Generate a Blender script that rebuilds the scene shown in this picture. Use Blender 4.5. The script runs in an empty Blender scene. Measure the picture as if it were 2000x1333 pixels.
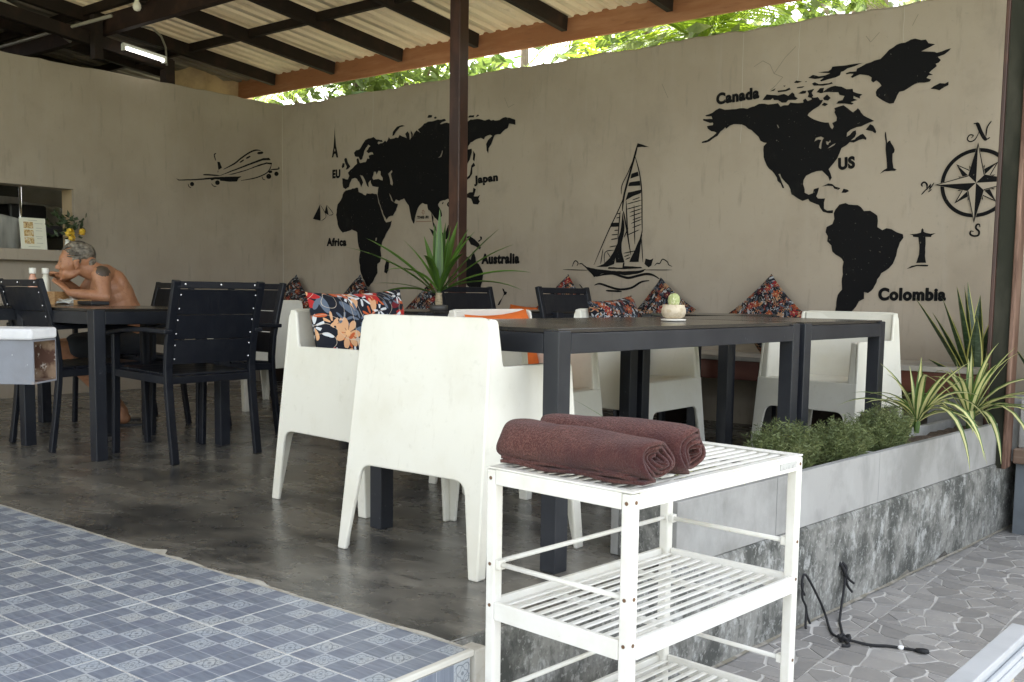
import bpy, bmesh, math, random
from mathutils import Vector, Matrix, Quaternion
R = math.radians
random.seed(7)
sc = bpy.context.scene
col = sc.collection

# ---------------------------------------------------------------- camera
YAW, PITCH, ROLL, EYE = math.atan2(.6225, .783), R(5.2), R(.8), .85
fw = Vector((-math.sin(YAW)*math.cos(PITCH), math.cos(YAW)*math.cos(PITCH), -math.sin(PITCH)))
rt0 = Vector((math.cos(YAW), math.sin(YAW), 0)); up0 = rt0.cross(fw)
rt = rt0*math.cos(ROLL) + up0*math.sin(ROLL); up = rt.cross(fw)
cd = bpy.data.cameras.new('camera'); cam = bpy.data.objects.new('camera', cd); col.objects.link(cam)
cam.matrix_world = Matrix(((rt.x, up.x, -fw.x, 0), (rt.y, up.y, -fw.y, 0), (rt.z, up.z, -fw.z, EYE), (0, 0, 0, 1)))
cd.sensor_fit = 'HORIZONTAL'; cd.sensor_width = 36; cd.lens = 35.1; cd.shift_y = .04175
cd.clip_start = .05; cd.clip_end = 3000
sc.camera = cam
sc.render.resolution_x, sc.render.resolution_y = 1024, 682

# ---------------------------------------------------------------- world, sun, exposure
SUN_AZ, SUN_EL = R(-52), R(50)          # compass bearing measured from +Y towards +X
w = bpy.data.worlds.new('World'); sc.world = w; w.use_nodes = True
nt = w.node_tree; nt.nodes.clear()
sky = nt.nodes.new('ShaderNodeTexSky'); sky.sky_type = 'NISHITA'; sky.sun_disc = False
sky.sun_elevation = SUN_EL; sky.sun_rotation = SUN_AZ; sky.air_density = 1.3; sky.dust_density = 4.0; sky.ozone_density = 1.0
bg = nt.nodes.new('ShaderNodeBackground'); bg.inputs['Strength'].default_value = .15
wo = nt.nodes.new('ShaderNodeOutputWorld')
hs = nt.nodes.new('ShaderNodeHueSaturation'); hs.inputs['Saturation'].default_value = .35   # hazy, milky tropical sky
nt.links.new(sky.outputs[0], hs.inputs['Color']); nt.links.new(hs.outputs[0], bg.inputs[0]); nt.links.new(bg.outputs[0], wo.inputs[0])
sd = bpy.data.lights.new('sun', 'SUN'); sd.energy = 4.5; sd.angle = R(.6); sd.color = (1, .96, .88)
sun = bpy.data.objects.new('sun', sd); col.objects.link(sun)
sdir = Vector((math.sin(SUN_AZ)*math.cos(SUN_EL), math.cos(SUN_AZ)*math.cos(SUN_EL), math.sin(SUN_EL)))
sun.rotation_euler = sdir.to_track_quat('Z', 'Y').to_euler()
sun.location = sdir*40
vs = sc.view_settings
vs.view_transform = 'Standard'; vs.look = 'None'; vs.gamma = 1; vs.use_curve_mapping = False
vs.exposure = 2.74
sc.cycles.max_bounces = 10; sc.cycles.diffuse_bounces = 6

# ---------------------------------------------------------------- helpers: tagging
def tag(o, label=None, cat=None, group=None, kind=None):
    if label: o['label'] = label
    if cat: o['category'] = cat
    if group: o['group'] = group
    if kind: o['kind'] = kind
    return o
def empty(name, loc=(0, 0, 0), rz=0, label=None, cat=None, group=None):
    o = bpy.data.objects.new(name, None); col.objects.link(o)
    o.location = loc; o.rotation_euler = (0, 0, rz); o.empty_display_size = .05
    return tag(o, label, cat, group)
def copy_tree(o, parent=None):
    c = o.copy(); col.objects.link(c); c.parent = parent
    for ch in list(o.children): copy_tree(ch, c)
    return c

# ---------------------------------------------------------------- helpers: mesh builder
class MB:
    def __init__(s): s.v = []; s.f = []; s.m = []
    def add(s, vs_, fs, m=0):
        b = len(s.v); s.v += [tuple(q) for q in vs_]
        for q in fs: s.f.append(tuple(i+b for i in q)); s.m.append(m)
        return s
    def box(s, c, d, rot=None, m=0):
        hx, hy, hz = d[0]/2, d[1]/2, d[2]/2
        p = [Vector((x, y, z)) for z in (-hz, hz) for y in (-hy, hy) for x in (-hx, hx)]
        if rot is not None: p = [rot @ q for q in p]
        c = Vector(c)
        return s.add([q+c for q in p], [(0, 2, 3, 1), (4, 5, 7, 6), (0, 1, 5, 4), (2, 6, 7, 3), (0, 4, 6, 2), (1, 3, 7, 5)], m)
    def bb(s, x0, x1, y0, y1, z0, z1, m=0):
        return s.box(((x0+x1)/2, (y0+y1)/2, (z0+z1)/2), (abs(x1-x0), abs(y1-y0), abs(z1-z0)), None, m)
    def bar(s, a, b, wd, ht, upv=(0, 0, 1), m=0, e=0):
        a, b = Vector(a), Vector(b); d = (b-a).normalized()
        sx = d.cross(Vector(upv)).normalized(); sz = sx.cross(d)
        a = a-d*e; b = b+d*e
        p = [o + sx*i*wd/2 + sz*j*ht/2 for o in (a, b) for j in (-1, 1) for i in (-1, 1)]
        return s.add(p, [(0, 1, 3, 2), (4, 6, 7, 5), (0, 4, 5, 1), (2, 3, 7, 6), (0, 2, 6, 4), (1, 5, 7, 3)], m)
    def sweep(s, pts, wd, ht, upv=(0, 0, 1), m=0):
        pts = [Vector(p) for p in pts]; upv = Vector(upv); rings = []
        for i, p in enumerate(pts):
            d = (pts[min(i+1, len(pts)-1)] - pts[max(i-1, 0)]).normalized()
            sx = d.cross(upv).normalized(); sz = sx.cross(d)
            rings.append([p - sx*wd/2 - sz*ht/2, p + sx*wd/2 - sz*ht/2, p + sx*wd/2 + sz*ht/2, p - sx*wd/2 + sz*ht/2])
        v = [q for r in rings for q in r]; f = [(3, 2, 1, 0)]
        for i in range(len(rings)-1):
            for k in range(4): f.append((i*4+k, i*4+(k+1) % 4, i*4+4+(k+1) % 4, i*4+4+k))
        n = (len(rings)-1)*4; f.append((n, n+1, n+2, n+3))
        return s.add(v, f, m)
    def tube(s, pts, rad, n=8, m=0, cap=True):
        pts = [Vector(p) for p in pts]; rs = rad if isinstance(rad, (list, tuple)) else [rad]*len(pts)
        v = []; f = []; ref = None
        for i, p in enumerate(pts):
            d = (pts[min(i+1, len(pts)-1)] - pts[max(i-1, 0)])
            d = d.normalized() if d.length > 1e-9 else Vector((0, 0, 1))
            if ref is None: ref = Vector((0, 0, 1)) if abs(d.z) < .9 else Vector((1, 0, 0))
            a = d.cross(ref).normalized(); ref = a.cross(d); b = ref
            for k in range(n):
                t = 2*math.pi*k/n; v.append(p + (a*math.cos(t)+b*math.sin(t))*rs[i])
        for i in range(len(pts)-1):
            for k in range(n): f.append((i*n+k, i*n+(k+1) % n, (i+1)*n+(k+1) % n, (i+1)*n+k))
        if cap:
            f.append(tuple(range(n-1, -1, -1))); e = (len(pts)-1)*n; f.append(tuple(range(e, e+n)))
        return s.add(v, f, m)
    def lathe(s, prof, c=(0, 0, 0), n=24, m=0):
        v = []; f = []; c = Vector(c)
        for r, z in prof:
            for k in range(n):
                t = 2*math.pi*k/n; v.append(c+Vector((r*math.cos(t), r*math.sin(t), z)))
        for i in range(len(prof)-1):
            for k in range(n): f.append((i*n+k, i*n+(k+1) % n, (i+1)*n+(k+1) % n, (i+1)*n+k))
        f.append(tuple(range(n-1, -1, -1))); e = (len(prof)-1)*n; f.append(tuple(range(e, e+n)))
        return s.add(v, f, m)
    def ell(s, c, r, rot=None, nu=16, nv=10, m=0):
        v = []; f = []; c = Vector(c)
        for j in range(nv+1):
            ph = math.pi*j/nv
            for i in range(nu):
                t = 2*math.pi*i/nu
                q = Vector((r[0]*math.sin(ph)*math.cos(t), r[1]*math.sin(ph)*math.sin(t), r[2]*math.cos(ph)))
                if rot is not None: q = rot @ q
                v.append(c+q)
        for j in range(nv):
            for i in range(nu): f.append((j*nu+i, (j+1)*nu+i, (j+1)*nu+(i+1) % nu, j*nu+(i+1) % nu))
        return s.add(v, f, m)
    def prism(s, poly, fa, fb, m=0):
        n = len(poly); v = [fa(*p) for p in poly] + [fb(*p) for p in poly]
        f = [tuple(range(n)), tuple(range(2*n-1, n-1, -1))]
        for i in range(n): j = (i+1) % n; f.append((i, i+n, j+n, j))
        return s.add(v, f, m)
    def build(s, name, mats, parent=None, loc=None, smooth=False, bevel=0, seg=2, recalc=False):
        me = bpy.data.meshes.new(name); me.from_pydata(s.v, [], s.f)
        if not isinstance(mats, (list, tuple)): mats = [mats]
        for mm in mats: me.materials.append(mm)
        if len(mats) > 1: me.polygons.foreach_set('material_index', s.m)
        if recalc:
            bm = bmesh.new(); bm.from_mesh(me)
            bmesh.ops.remove_doubles(bm, verts=bm.verts, dist=1e-6)
            bmesh.ops.recalc_face_normals(bm, faces=bm.faces); bm.to_mesh(me); bm.free()
        if smooth: me.polygons.foreach_set('use_smooth', [True]*len(me.polygons))
        me.update()
        return mk(name, me, parent, loc, bevel, seg)
def mk(name, me, parent=None, loc=None, bevel=0, seg=2):
    o = bpy.data.objects.new(name, me); col.objects.link(o)
    if parent: o.parent = parent
    if loc: o.location = loc
    if bevel:
        b = o.modifiers.new('bevel', 'BEVEL'); b.width = bevel; b.segments = seg; b.limit_method = 'ANGLE'; b.angle_limit = R(40)
        b.harden_normals = False
    return o
def rpoly(pts, n=5):
    """round the corners of a polygon: pts = (x, y, radius)"""
    out = []; N = len(pts)
    for i in range(N):
        x, y, r = pts[i]
        if r <= 0: out.append((x, y)); continue
        p = Vector((x, y)); a = Vector(pts[i-1][:2]); b = Vector(pts[(i+1) % N][:2])
        da, db = (a-p), (b-p); la, lb = da.length, db.length; da.normalize(); db.normalize()
        ang = da.angle(db); t = min(r/math.tan(ang/2), la*.49, lb*.49)
        p0, p1 = p+da*t, p+db*t
        for k in range(n+1):
            u = k/n; q = p0*(1-u)**2 + p*2*u*(1-u) + p1*u*u; out.append((q.x, q.y))
    return out

# ---------------------------------------------------------------- helpers: materials
def N_(nt, t, **kw):
    n = nt.nodes.new('ShaderNode'+t)
    for k, v in kw.items():
        if k[0] == '_': setattr(n, k[1:], v)
        else:
            kk = int(k[1:]) if k[0] == 'i' and k[1:].isdigit() else k
            n.inputs[kk].default_value = v
    return n
def mixc(nt, fac, a, b, blend='MIX'):
    n = nt.nodes.new('ShaderNodeMix'); n.data_type = 'RGBA'; n.blend_type = blend
    for sock, val in ((0, fac), (6, a), (7, b)):
        if hasattr(val, 'links') or isinstance(val, bpy.types.NodeSocket): nt.links.new(val, n.inputs[sock])
        else: n.inputs[sock].default_value = val if sock == 0 else (*val[:3], 1)
    return n.outputs[2]
def mth(nt, op, a, b=None, c=None):
    n = nt.nodes.new('ShaderNodeMath'); n.operation = op
    for i, val in enumerate((a, b, c)):
        if val is None: continue
        if isinstance(val, bpy.types.NodeSocket): nt.links.new(val, n.inputs[i])
        else: n.inputs[i].default_value = val
    return n.outputs[0]
def ramp(nt, fac, lo, hi):
    n = nt.nodes.new('ShaderNodeMapRange'); n.clamp = True
    nt.links.new(fac, n.inputs[0]); n.inputs[1].default_value = lo; n.inputs[2].default_value = hi
    return n.outputs[0]
def coords(nt, kind='world', scale=(1, 1, 1), rot=(0, 0, 0)):
    if kind == 'world': s = nt.nodes.new('ShaderNodeNewGeometry').outputs['Position']
    else: s = nt.nodes.new('ShaderNodeTexCoord').outputs['Object']
    if scale == (1, 1, 1) and rot == (0, 0, 0): return s
    mp = nt.nodes.new('ShaderNodeMapping'); mp.inputs['Scale'].default_value = scale; mp.inputs['Rotation'].default_value = rot
    nt.links.new(s, mp.inputs[0]); return mp.outputs[0]
def noise(nt, vec, scale, detail=4, rough=.6, dist=0):
    n = nt.nodes.new('ShaderNodeTexNoise'); nt.links.new(vec, n.inputs['Vector'])
    n.inputs['Scale'].default_value = scale; n.inputs['Detail'].default_value = detail
    n.inputs['Roughness'].default_value = rough; n.inputs['Distortion'].default_value = dist
    return n.outputs[0]
def mat(name, colr, rough=.5, metal=0, spec=.5, layers=(), bump=None, rand=0, coat=0, space='world', rvar=None, trans=0, sss=0, emit=None):
    m = bpy.data.materials.new(name); m.use_nodes = True; nt = m.node_tree
    b = nt.nodes['Principled BSDF']
    b.inputs['Roughness'].default_value = rough; b.inputs['Metallic'].default_value = metal
    b.inputs['Specular IOR Level'].default_value = spec; b.inputs['Coat Weight'].default_value = coat
    c = None
    for L in layers:
        v = coords(nt, L.get('space', space), L.get('stretch', (1, 1, 1)), L.get('rot', (0, 0, 0)))
        fct = noise(nt, v, L['scale'], L.get('detail', 4), L.get('nr', .6), L.get('dist', 0))
        fct = ramp(nt, fct, L.get('lo', .45), L.get('hi', .6))
        if L.get('fac', 1) != 1: fct = mth(nt, 'MULTIPLY', fct, L['fac'])
        c = mixc(nt, fct, c if c is not None else colr, L['col'])
    if rand:
        oi = nt.nodes.new('ShaderNodeObjectInfo')
        k = mth(nt, 'MULTIPLY_ADD', oi.outputs['Random'], 2*rand, 1-rand)
        vm = nt.nodes.new('ShaderNodeVectorMath'); vm.operation = 'SCALE'
        if c is None: vm.inputs[0].default_value = colr[:3]
        else: nt.links.new(c, vm.inputs[0])
        nt.links.new(k, vm.inputs['Scale']); c = vm.outputs[0]
    if c is None: b.inputs['Base Color'].default_value = (*colr[:3], 1)
    else: nt.links.new(c, b.inputs['Base Color'])
    if rvar:
        v = coords(nt, space); f = noise(nt, v, rvar[0], 4)
        nt.links.new(mth(nt, 'MULTIPLY_ADD', f, rvar[2]-rvar[1], rvar[1]), b.inputs['Roughness'])
    if bump:
        bn = nt.nodes.new('ShaderNodeBump'); bn.inputs['Strength'].default_value = bump[1]; bn.inputs['Distance'].default_value = bump[2]
        v = coords(nt, space, bump[3] if len(bump) > 3 else (1, 1, 1)); nt.links.new(noise(nt, v, bump[0], 5), bn.inputs['Height'])
        nt.links.new(bn.outputs[0], b.inputs['Normal'])
    if trans:
        tr = nt.nodes.new('ShaderNodeBsdfTranslucent'); mx = nt.nodes.new('ShaderNodeMixShader'); mx.inputs[0].default_value = trans
        if c is None: tr.inputs[0].default_value = (*colr[:3], 1)
        else: nt.links.new(c, tr.inputs[0])
        nt.links.new(b.outputs[0], mx.inputs[1]); nt.links.new(tr.outputs[0], mx.inputs[2])
        nt.links.new(mx.outputs[0], nt.nodes['Material Output'].inputs[0])
    if emit:
        b.inputs['Emission Color'].default_value = (*emit[0], 1); b.inputs['Emission Strength'].default_value = emit[1]
    return m
MURAL={
'eurasia':[(None,[-6787,1896,-6733,1928,-6680,1961,-6667,1969,-6674,2005,-6654,2017,-6638,1980,-6628,1970,-6556,1974,-6536,2004,-6511,1998,-6520,2027,-6459,2033,-6472,2052,-6523,2047,-6549,2067,-6498,2107,-6524,2122,-6556,2093,-6575,2069,-6582,2042,-6601,2000,-6628,1997,-6647,2025,-6693,2033,-6707,2065,-6680,2085,-6634,2091,-6595,2132,-6562,2164,-6524,2174,-6459,2182,-6421,2157,-6352,2147,-6345,2129,-6396,2138,-6408,2126,-6396,2114,-6345,2121,-6314,2140,-6299,2125,-6270,2166,-6252,2147,-6184,2155,-6159,2148,-6141,2172,-6110,2157,-6056,2138,-6074,2175,-6044,2194,-6026,2171,-6020,2120,-6002,2139,-6008,2199,-5984,2167,-5987,2138,-5966,2174,-5943,2193,-5895,2168,-5925,2200,-5872,2225,-5855,2240,-5791,2251,-5733,2253,-5699,2258,-5619,2255,-5608,2242,-5653,2234,-5676,2219,-5630,2223,-5596,2224,-5563,2213,-5474,2221,-5386,2201,-5343,2225,-5257,2221,-5193,2203,-5151,2210,-5130,2197,-5046,2193,-5016,2205,-4985,2210,-4924,2193,-4887,2180,-4886,2141,-4947,2156,-4962,2122,-5008,2103,-5034,2082,-5086,2082,-5096,2075,-5111,2045,-5127,2014,-5153,1985,-5157,1945,-5173,1970,-5179,2019,-5159,2049,-5117,2077,-5138,2087,-5191,2075,-5201,2056,-5233,2071,-5297,2060,-5340,2044,-5367,2017,-5372,1990,-5329,1994,-5328,1966,-5349,1911,-5381,1865,-5398,1854,-5469,1822,-5502,1791,-5513,1759,-5479,1724,-5501,1676,-5556,1629,-5567,1609,-5635,1600,-5669,1593,-5692,1569,-5657,1517,-5645,1475,-5691,1435,-5726,1461,-5758,1500,-5741,1462,-5743,1428,-5713,1385,-5707,1347,-5731,1373,-5754,1433,-5767,1505,-5802,1531,-5814,1574,-5867,1589,-5902,1569,-5932,1528,-5949,1486,-5967,1418,-5997,1462,-6016,1531,-6028,1575,-6071,1620,-6083,1637,-6144,1619,-6181,1633,-6203,1607,-6228,1640,-6262,1689,-6237,1627,-6212,1613,-6156,1593,-6181,1538,-6218,1496,-6268,1489,-6295,1465,-6337,1518,-6369,1589,-6401,1661,-6407,1688,-6395,1749,-6446,1756,-6471,1762,-6491,1789,-6495,1814,-6523,1791,-6517,1755,-6536,1765,-6556,1802,-6569,1825,-6595,1857,-6628,1866,-6608,1836,-6588,1799,-6614,1759,-6628,1788,-6667,1835,-6694,1845,-6733,1839,-6760,1804,-6774,1769,-6814,1753,-6848,1769,-6861,1851,-6787,1837,-6767,1868]),(None,[-6452,1884,-6427,1882,-6420,1855,-6395,1889,-6370,1883,-6370,1852,-6344,1825,-6344,1803,-6395,1819,-6459,1814,-6472,1832]),(None,[-6275,1855,-6232,1883,-6226,1869,-6244,1853,-6219,1774,-6225,1752,-6250,1767,-6256,1811]),(None,[-5696,1948,-5673,1959,-5648,2007,-5642,1998,-5659,1954])],
'africa':[(None,[-6814,1742,-6747,1748,-6680,1760,-6654,1758,-6647,1722,-6601,1706,-6556,1686,-6543,1703,-6471,1700,-6418,1691,-6407,1666,-6394,1612,-6359,1543,-6320,1463,-6299,1442,-6230,1455,-6242,1418,-6280,1367,-6317,1315,-6349,1271,-6368,1228,-6361,1139,-6374,1103,-6406,1086,-6406,1006,-6444,961,-6470,925,-6515,884,-6548,898,-6601,979,-6627,1033,-6641,1124,-6627,1196,-6654,1269,-6667,1368,-6734,1393,-6788,1380,-6855,1369,-6896,1402,-6924,1448,-6944,1531,-6923,1622,-6882,1657,-6862,1683,-6841,1727]),(None,[-6435,1287,-6429,1313,-6413,1313,-6419,1286])],
'isles':[(None,[-6820,2029,-6800,2023,-6787,1986,-6753,1948,-6787,1927,-6814,1925,-6800,1951,-6820,1979,-6834,2016]),(None,[-6868,1955,-6854,1986,-6827,1980,-6834,1949,-6861,1941]),(None,[-6227,2171,-6221,2205,-6172,2243,-6111,2251,-6075,2241,-6135,2236,-6184,2202,-6208,2174]),(None,[-5820,2287,-5803,2306,-5762,2298,-5768,2282,-5803,2281]),(None,[-5745,2279,-5722,2285,-5710,2272,-5733,2266]),(None,[-5376,2244,-5354,2258,-5305,2255,-5311,2238]),(None,[-5289,2244,-5268,2257,-5252,2248,-5278,2239]),(None,[-5312,1977,-5290,1947,-5300,1891,-5317,1909,-5312,1949]),(None,[-5306,1884,-5289,1858,-5321,1844,-5321,1796,-5347,1765,-5391,1743,-5397,1756,-5348,1790,-5337,1829,-5332,1861]),(None,[-5308,1686,-5281,1672,-5292,1641,-5302,1617,-5259,1615,-5237,1626,-5253,1594,-5237,1573,-5258,1550,-5307,1556,-5329,1598,-5356,1607,-5378,1612,-5384,1637,-5346,1651,-5313,1650]),(None,[-5646,1575,-5635,1591,-5629,1578,-5646,1567]),(None,[-6298,1112,-6260,1107,-6272,1032,-6291,1001,-6323,1014,-6317,1068]),(None,[-5789,1379,-5748,1361,-5695,1292,-5683,1262,-5700,1252,-5730,1293,-5765,1344]),(None,[-5576,1398,-5559,1397,-5564,1314,-5592,1281,-5632,1286,-5604,1340]),(None,[-5655,1341,-5632,1337,-5638,1307]),(None,[-5374,1297,-5341,1304,-5286,1274,-5243,1241,-5221,1208,-5231,1192,-5275,1217,-5329,1234,-5352,1268]),(None,[-5233,1298,-5211,1293,-5211,1273,-5243,1253,-5254,1262,-5227,1273]),(None,[-4997,885,-4978,879,-4970,861,-4946,856,-4954,837,-4977,831,-5000,795,-5023,752,-5042,751,-5023,782,-4992,813,-4977,843,-4985,861])],
'australia':[(None,[-5372,1141,-5328,1111,-5307,1177,-5285,1152,-5273,1103,-5229,1061,-5196,1012,-5201,955,-5226,861,-5303,864,-5369,913,-5436,921,-5481,963,-5493,1030,-5460,1079,-5405,1129])],
'north_america':[(None,[-3259,2054,-3207,2066,-3155,2091,-3140,2086,-3117,2077,-3066,2075,-3007,2076,-2956,2067,-2906,2078,-2878,2089,-2836,2087,-2787,2079,-2745,2081,-2727,2057,-2703,2064,-2676,2061,-2663,2076,-2608,2067,-2575,2066,-2579,2083,-2562,2090,-2548,2073,-2522,2080,-2529,2099,-2509,2088,-2483,2091,-2469,2071,-2449,2069,-2458,2051,-2474,2034,-2506,2019,-2538,1997,-2545,1985,-2503,1956,-2450,1935,-2407,1928,-2396,1899,-2383,1885,-2374,1900,-2385,1923,-2359,1933,-2357,1954,-2374,1987,-2369,1998,-2376,2012,-2350,2018,-2319,2024,-2292,2003,-2259,1975,-2241,1986,-2229,1997,-2216,1983,-2209,1970,-2170,1936,-2126,1911,-2157,1904,-2181,1895,-2230,1884,-2267,1872,-2289,1855,-2291,1831,-2272,1841,-2254,1861,-2236,1866,-2232,1844,-2240,1826,-2264,1807,-2239,1811,-2234,1820,-2209,1836,-2191,1841,-2168,1814,-2170,1802,-2189,1810,-2214,1806,-2245,1793,-2270,1798,-2289,1781,-2320,1765,-2331,1735,-2343,1705,-2367,1675,-2395,1643,-2381,1613,-2373,1588,-2385,1570,-2396,1596,-2417,1616,-2437,1636,-2470,1635,-2503,1627,-2539,1611,-2554,1586,-2557,1561,-2545,1528,-2544,1506,-2517,1492,-2491,1500,-2485,1525,-2452,1533,-2458,1504,-2467,1480,-2456,1466,-2410,1464,-2416,1439,-2414,1401,-2394,1388,-2355,1389,-2357,1371,-2386,1372,-2420,1382,-2440,1409,-2448,1425,-2475,1435,-2509,1450,-2519,1466,-2556,1455,-2590,1473,-2618,1493,-2632,1500,-2640,1533,-2655,1560,-2677,1580,-2702,1608,-2713,1634,-2724,1632,-2705,1595,-2681,1545,-2692,1541,-2707,1572,-2729,1590,-2733,1609,-2752,1637,-2770,1657,-2806,1692,-2822,1726,-2831,1772,-2832,1818,-2812,1836,-2830,1840,-2855,1852,-2870,1880,-2900,1908,-2944,1938,-2989,1969,-3047,1977,-3076,1970,-3102,1952,-3109,1963,-3142,1939,-3164,1911,-3201,1894,-3245,1874,-3280,1873,-3276,1883,-3238,1890,-3194,1914,-3172,1932,-3210,1945,-3237,1964,-3245,1982,-3200,1985,-3201,2001,-3243,2009,-3274,2022,-3274,2032,-3228,2028,-3205,2025,-3213,2043,-3252,2047]),(None,[-2494,1820,-2485,1841,-2453,1847,-2433,1836,-2442,1825,-2447,1800,-2449,1769,-2463,1779,-2458,1807,-2449,1826,-2472,1830]),(None,[-2419,1816,-2402,1809,-2393,1821,-2389,1808,-2402,1803,-2405,1790,-2415,1797]),(None,[-2407,1769,-2398,1777,-2357,1799,-2366,1787]),(None,[-2747,1946,-2740,1943,-2731,1924,-2737,1923])],
'arctic':[(None,[-2176,1864,-2150,1895,-2131,1884,-2111,1846,-2117,1837,-2136,1851]),(None,[-2436,1538,-2394,1555,-2368,1550,-2348,1533,-2315,1522,-2328,1513,-2354,1521,-2364,1537,-2400,1542]),(None,[-2308,1494,-2296,1518,-2270,1510,-2260,1501,-2282,1492]),(None,[-2851,2112,-2824,2144,-2796,2138,-2747,2129,-2706,2134,-2678,2119,-2652,2138,-2638,2127,-2634,2111,-2613,2096,-2629,2088,-2677,2093,-2690,2079,-2718,2081,-2746,2100,-2774,2103,-2781,2117,-2795,2106]),(None,[-2804,2161,-2763,2176,-2776,2161]),(None,[-2752,2159,-2700,2159,-2673,2169,-2663,2158,-2693,2149,-2748,2149]),(None,[-2714,2186,-2698,2186,-2706,2178]),(None,[-2644,2197,-2628,2208,-2590,2197,-2620,2191]),(None,[-2622,2166,-2572,2167,-2585,2159,-2622,2160]),(None,[-2551,2215,-2522,2230,-2482,2216,-2443,2217,-2411,2226,-2456,2234,-2489,2241,-2424,2240,-2405,2250,-2400,2264,-2336,2262,-2291,2263,-2210,2263,-2259,2250,-2303,2243,-2328,2228,-2343,2227,-2349,2206,-2377,2197,-2416,2192,-2467,2183,-2474,2190,-2449,2205,-2507,2203]),(None,[-2526,2177,-2507,2184,-2480,2169,-2415,2167,-2399,2172,-2392,2162,-2453,2156,-2512,2163]),(None,[-2611,2127,-2584,2140,-2558,2137,-2564,2122,-2590,2122]),(None,[-2554,2137,-2508,2144,-2524,2121,-2513,2101,-2529,2090,-2549,2098,-2543,2117]),(None,[-2494,2120,-2472,2143,-2446,2143,-2451,2119,-2426,2135,-2401,2144,-2375,2147,-2336,2137,-2304,2118,-2266,2116,-2262,2098,-2233,2085,-2205,2076,-2220,2066,-2219,2053,-2245,2065,-2258,2073,-2260,2058,-2234,2046,-2256,2042,-2275,2038,-2256,2027,-2268,2022,-2313,2033,-2332,2035,-2364,2038,-2352,2052,-2326,2056,-2315,2079,-2347,2089,-2354,2105,-2412,2114,-2445,2115,-2464,2111,-2484,2119]),(None,[-2450,2081,-2425,2100,-2401,2076,-2417,2062,-2443,2068]),(None,[-2458,2039,-2442,2053,-2416,2040,-2435,2030]),(None,[-2573,2195,-2557,2196,-2563,2190])],
'greenland':[(None,[-2314,2214,-2289,2220,-2249,2218,-2246,2233,-2216,2244,-2191,2256,-2161,2261,-2143,2268,-2107,2272,-2078,2298,-2058,2319,-2014,2343,-1967,2348,-1933,2361,-1909,2363,-1874,2349,-1848,2349,-1833,2326,-1795,2315,-1820,2304,-1871,2285,-1796,2272,-1784,2265,-1706,2280,-1717,2267,-1741,2250,-1777,2241,-1759,2221,-1770,2208,-1787,2204,-1780,2189,-1808,2169,-1821,2156,-1798,2142,-1824,2142,-1834,2129,-1808,2117,-1816,2106,-1874,2107,-1919,2092,-1959,2070,-1986,2067,-2005,2027,-2016,2005,-2040,2004,-2086,2030,-2121,2058,-2125,2082,-2117,2097,-2093,2115,-2106,2134,-2125,2149,-2143,2139,-2156,2152,-2154,2170,-2194,2190,-2226,2197,-2257,2188,-2269,2181,-2282,2188,-2264,2205,-2308,2207]),(None,[-1808,2065,-1792,2077,-1758,2091,-1730,2085,-1711,2094,-1710,2074,-1729,2067,-1759,2050,-1780,2059])],
'south_america':[(None,[-2351,1370,-2342,1392,-2317,1422,-2279,1430,-2260,1420,-2203,1414,-2183,1401,-2163,1376,-2126,1377,-2101,1361,-2081,1345,-2077,1314,-2078,1277,-2047,1258,-2023,1269,-1995,1263,-1961,1243,-1925,1230,-1921,1209,-1940,1182,-1953,1140,-1958,1104,-1976,1055,-1999,1028,-2041,1000,-2064,963,-2086,907,-2116,879,-2141,885,-2139,844,-2170,828,-2187,793,-2223,751,-2227,697,-2237,634,-2280,581,-2321,695,-2315,772,-2303,867,-2278,899,-2281,1038,-2276,1070,-2303,1101,-2350,1134,-2358,1172,-2385,1198,-2383,1229,-2398,1255,-2393,1287,-2357,1304,-2346,1336])],
'statue_cross':[(None,[-1815,1263,-1807,1254,-1807,1242,-1796,1236,-1767,1229,-1738,1232,-1760,1220,-1763,1210,-1795,1212,-1792,1167,-1792,1102,-1784,1060,-1840,1059,-1835,1078,-1827,1108,-1826,1144,-1835,1210,-1865,1214,-1868,1223,-1886,1229,-1848,1231,-1822,1237,-1820,1255]),(None,[-1894,1024,-1868,1042,-1833,1049,-1769,1048,-1775,1039,-1833,1042,-1862,1033])],
'statue_torch':[(None,[-2059,1844,-2053,1835,-2047,1798,-2044,1774,-2035,1785,-2026,1787,-2020,1772,-2007,1753,-1997,1731,-1999,1716,-2008,1708,-2007,1663,-1999,1623,-1979,1613,-1991,1607,-2051,1608,-2078,1595,-2057,1615,-2037,1625,-2043,1683,-2051,1738,-2051,1774,-2059,1817])],
'tower':[(None,[-6959,2315,-6954,2233,-6942,2142,-6922,2077,-6915,2038,-6936,2041,-6949,2074,-6966,2075,-6980,2045,-7000,2044,-6988,2086,-6974,2144,-6965,2234]),(None,[-6963,2121,-6956,2120,-6952,2097,-6967,2098])],
'pyramids':[(None,[-7163,1633,-7158,1558,-7157,1485,-7261,1506]),(None,[-7073,1624,-7055,1573,-7044,1532,-7101,1556]),(5.4,[-7160,1632,-7080,1527,-7147,1483]),(5.4,[-7071,1624,-6985,1544,-7041,1530])],
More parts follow.
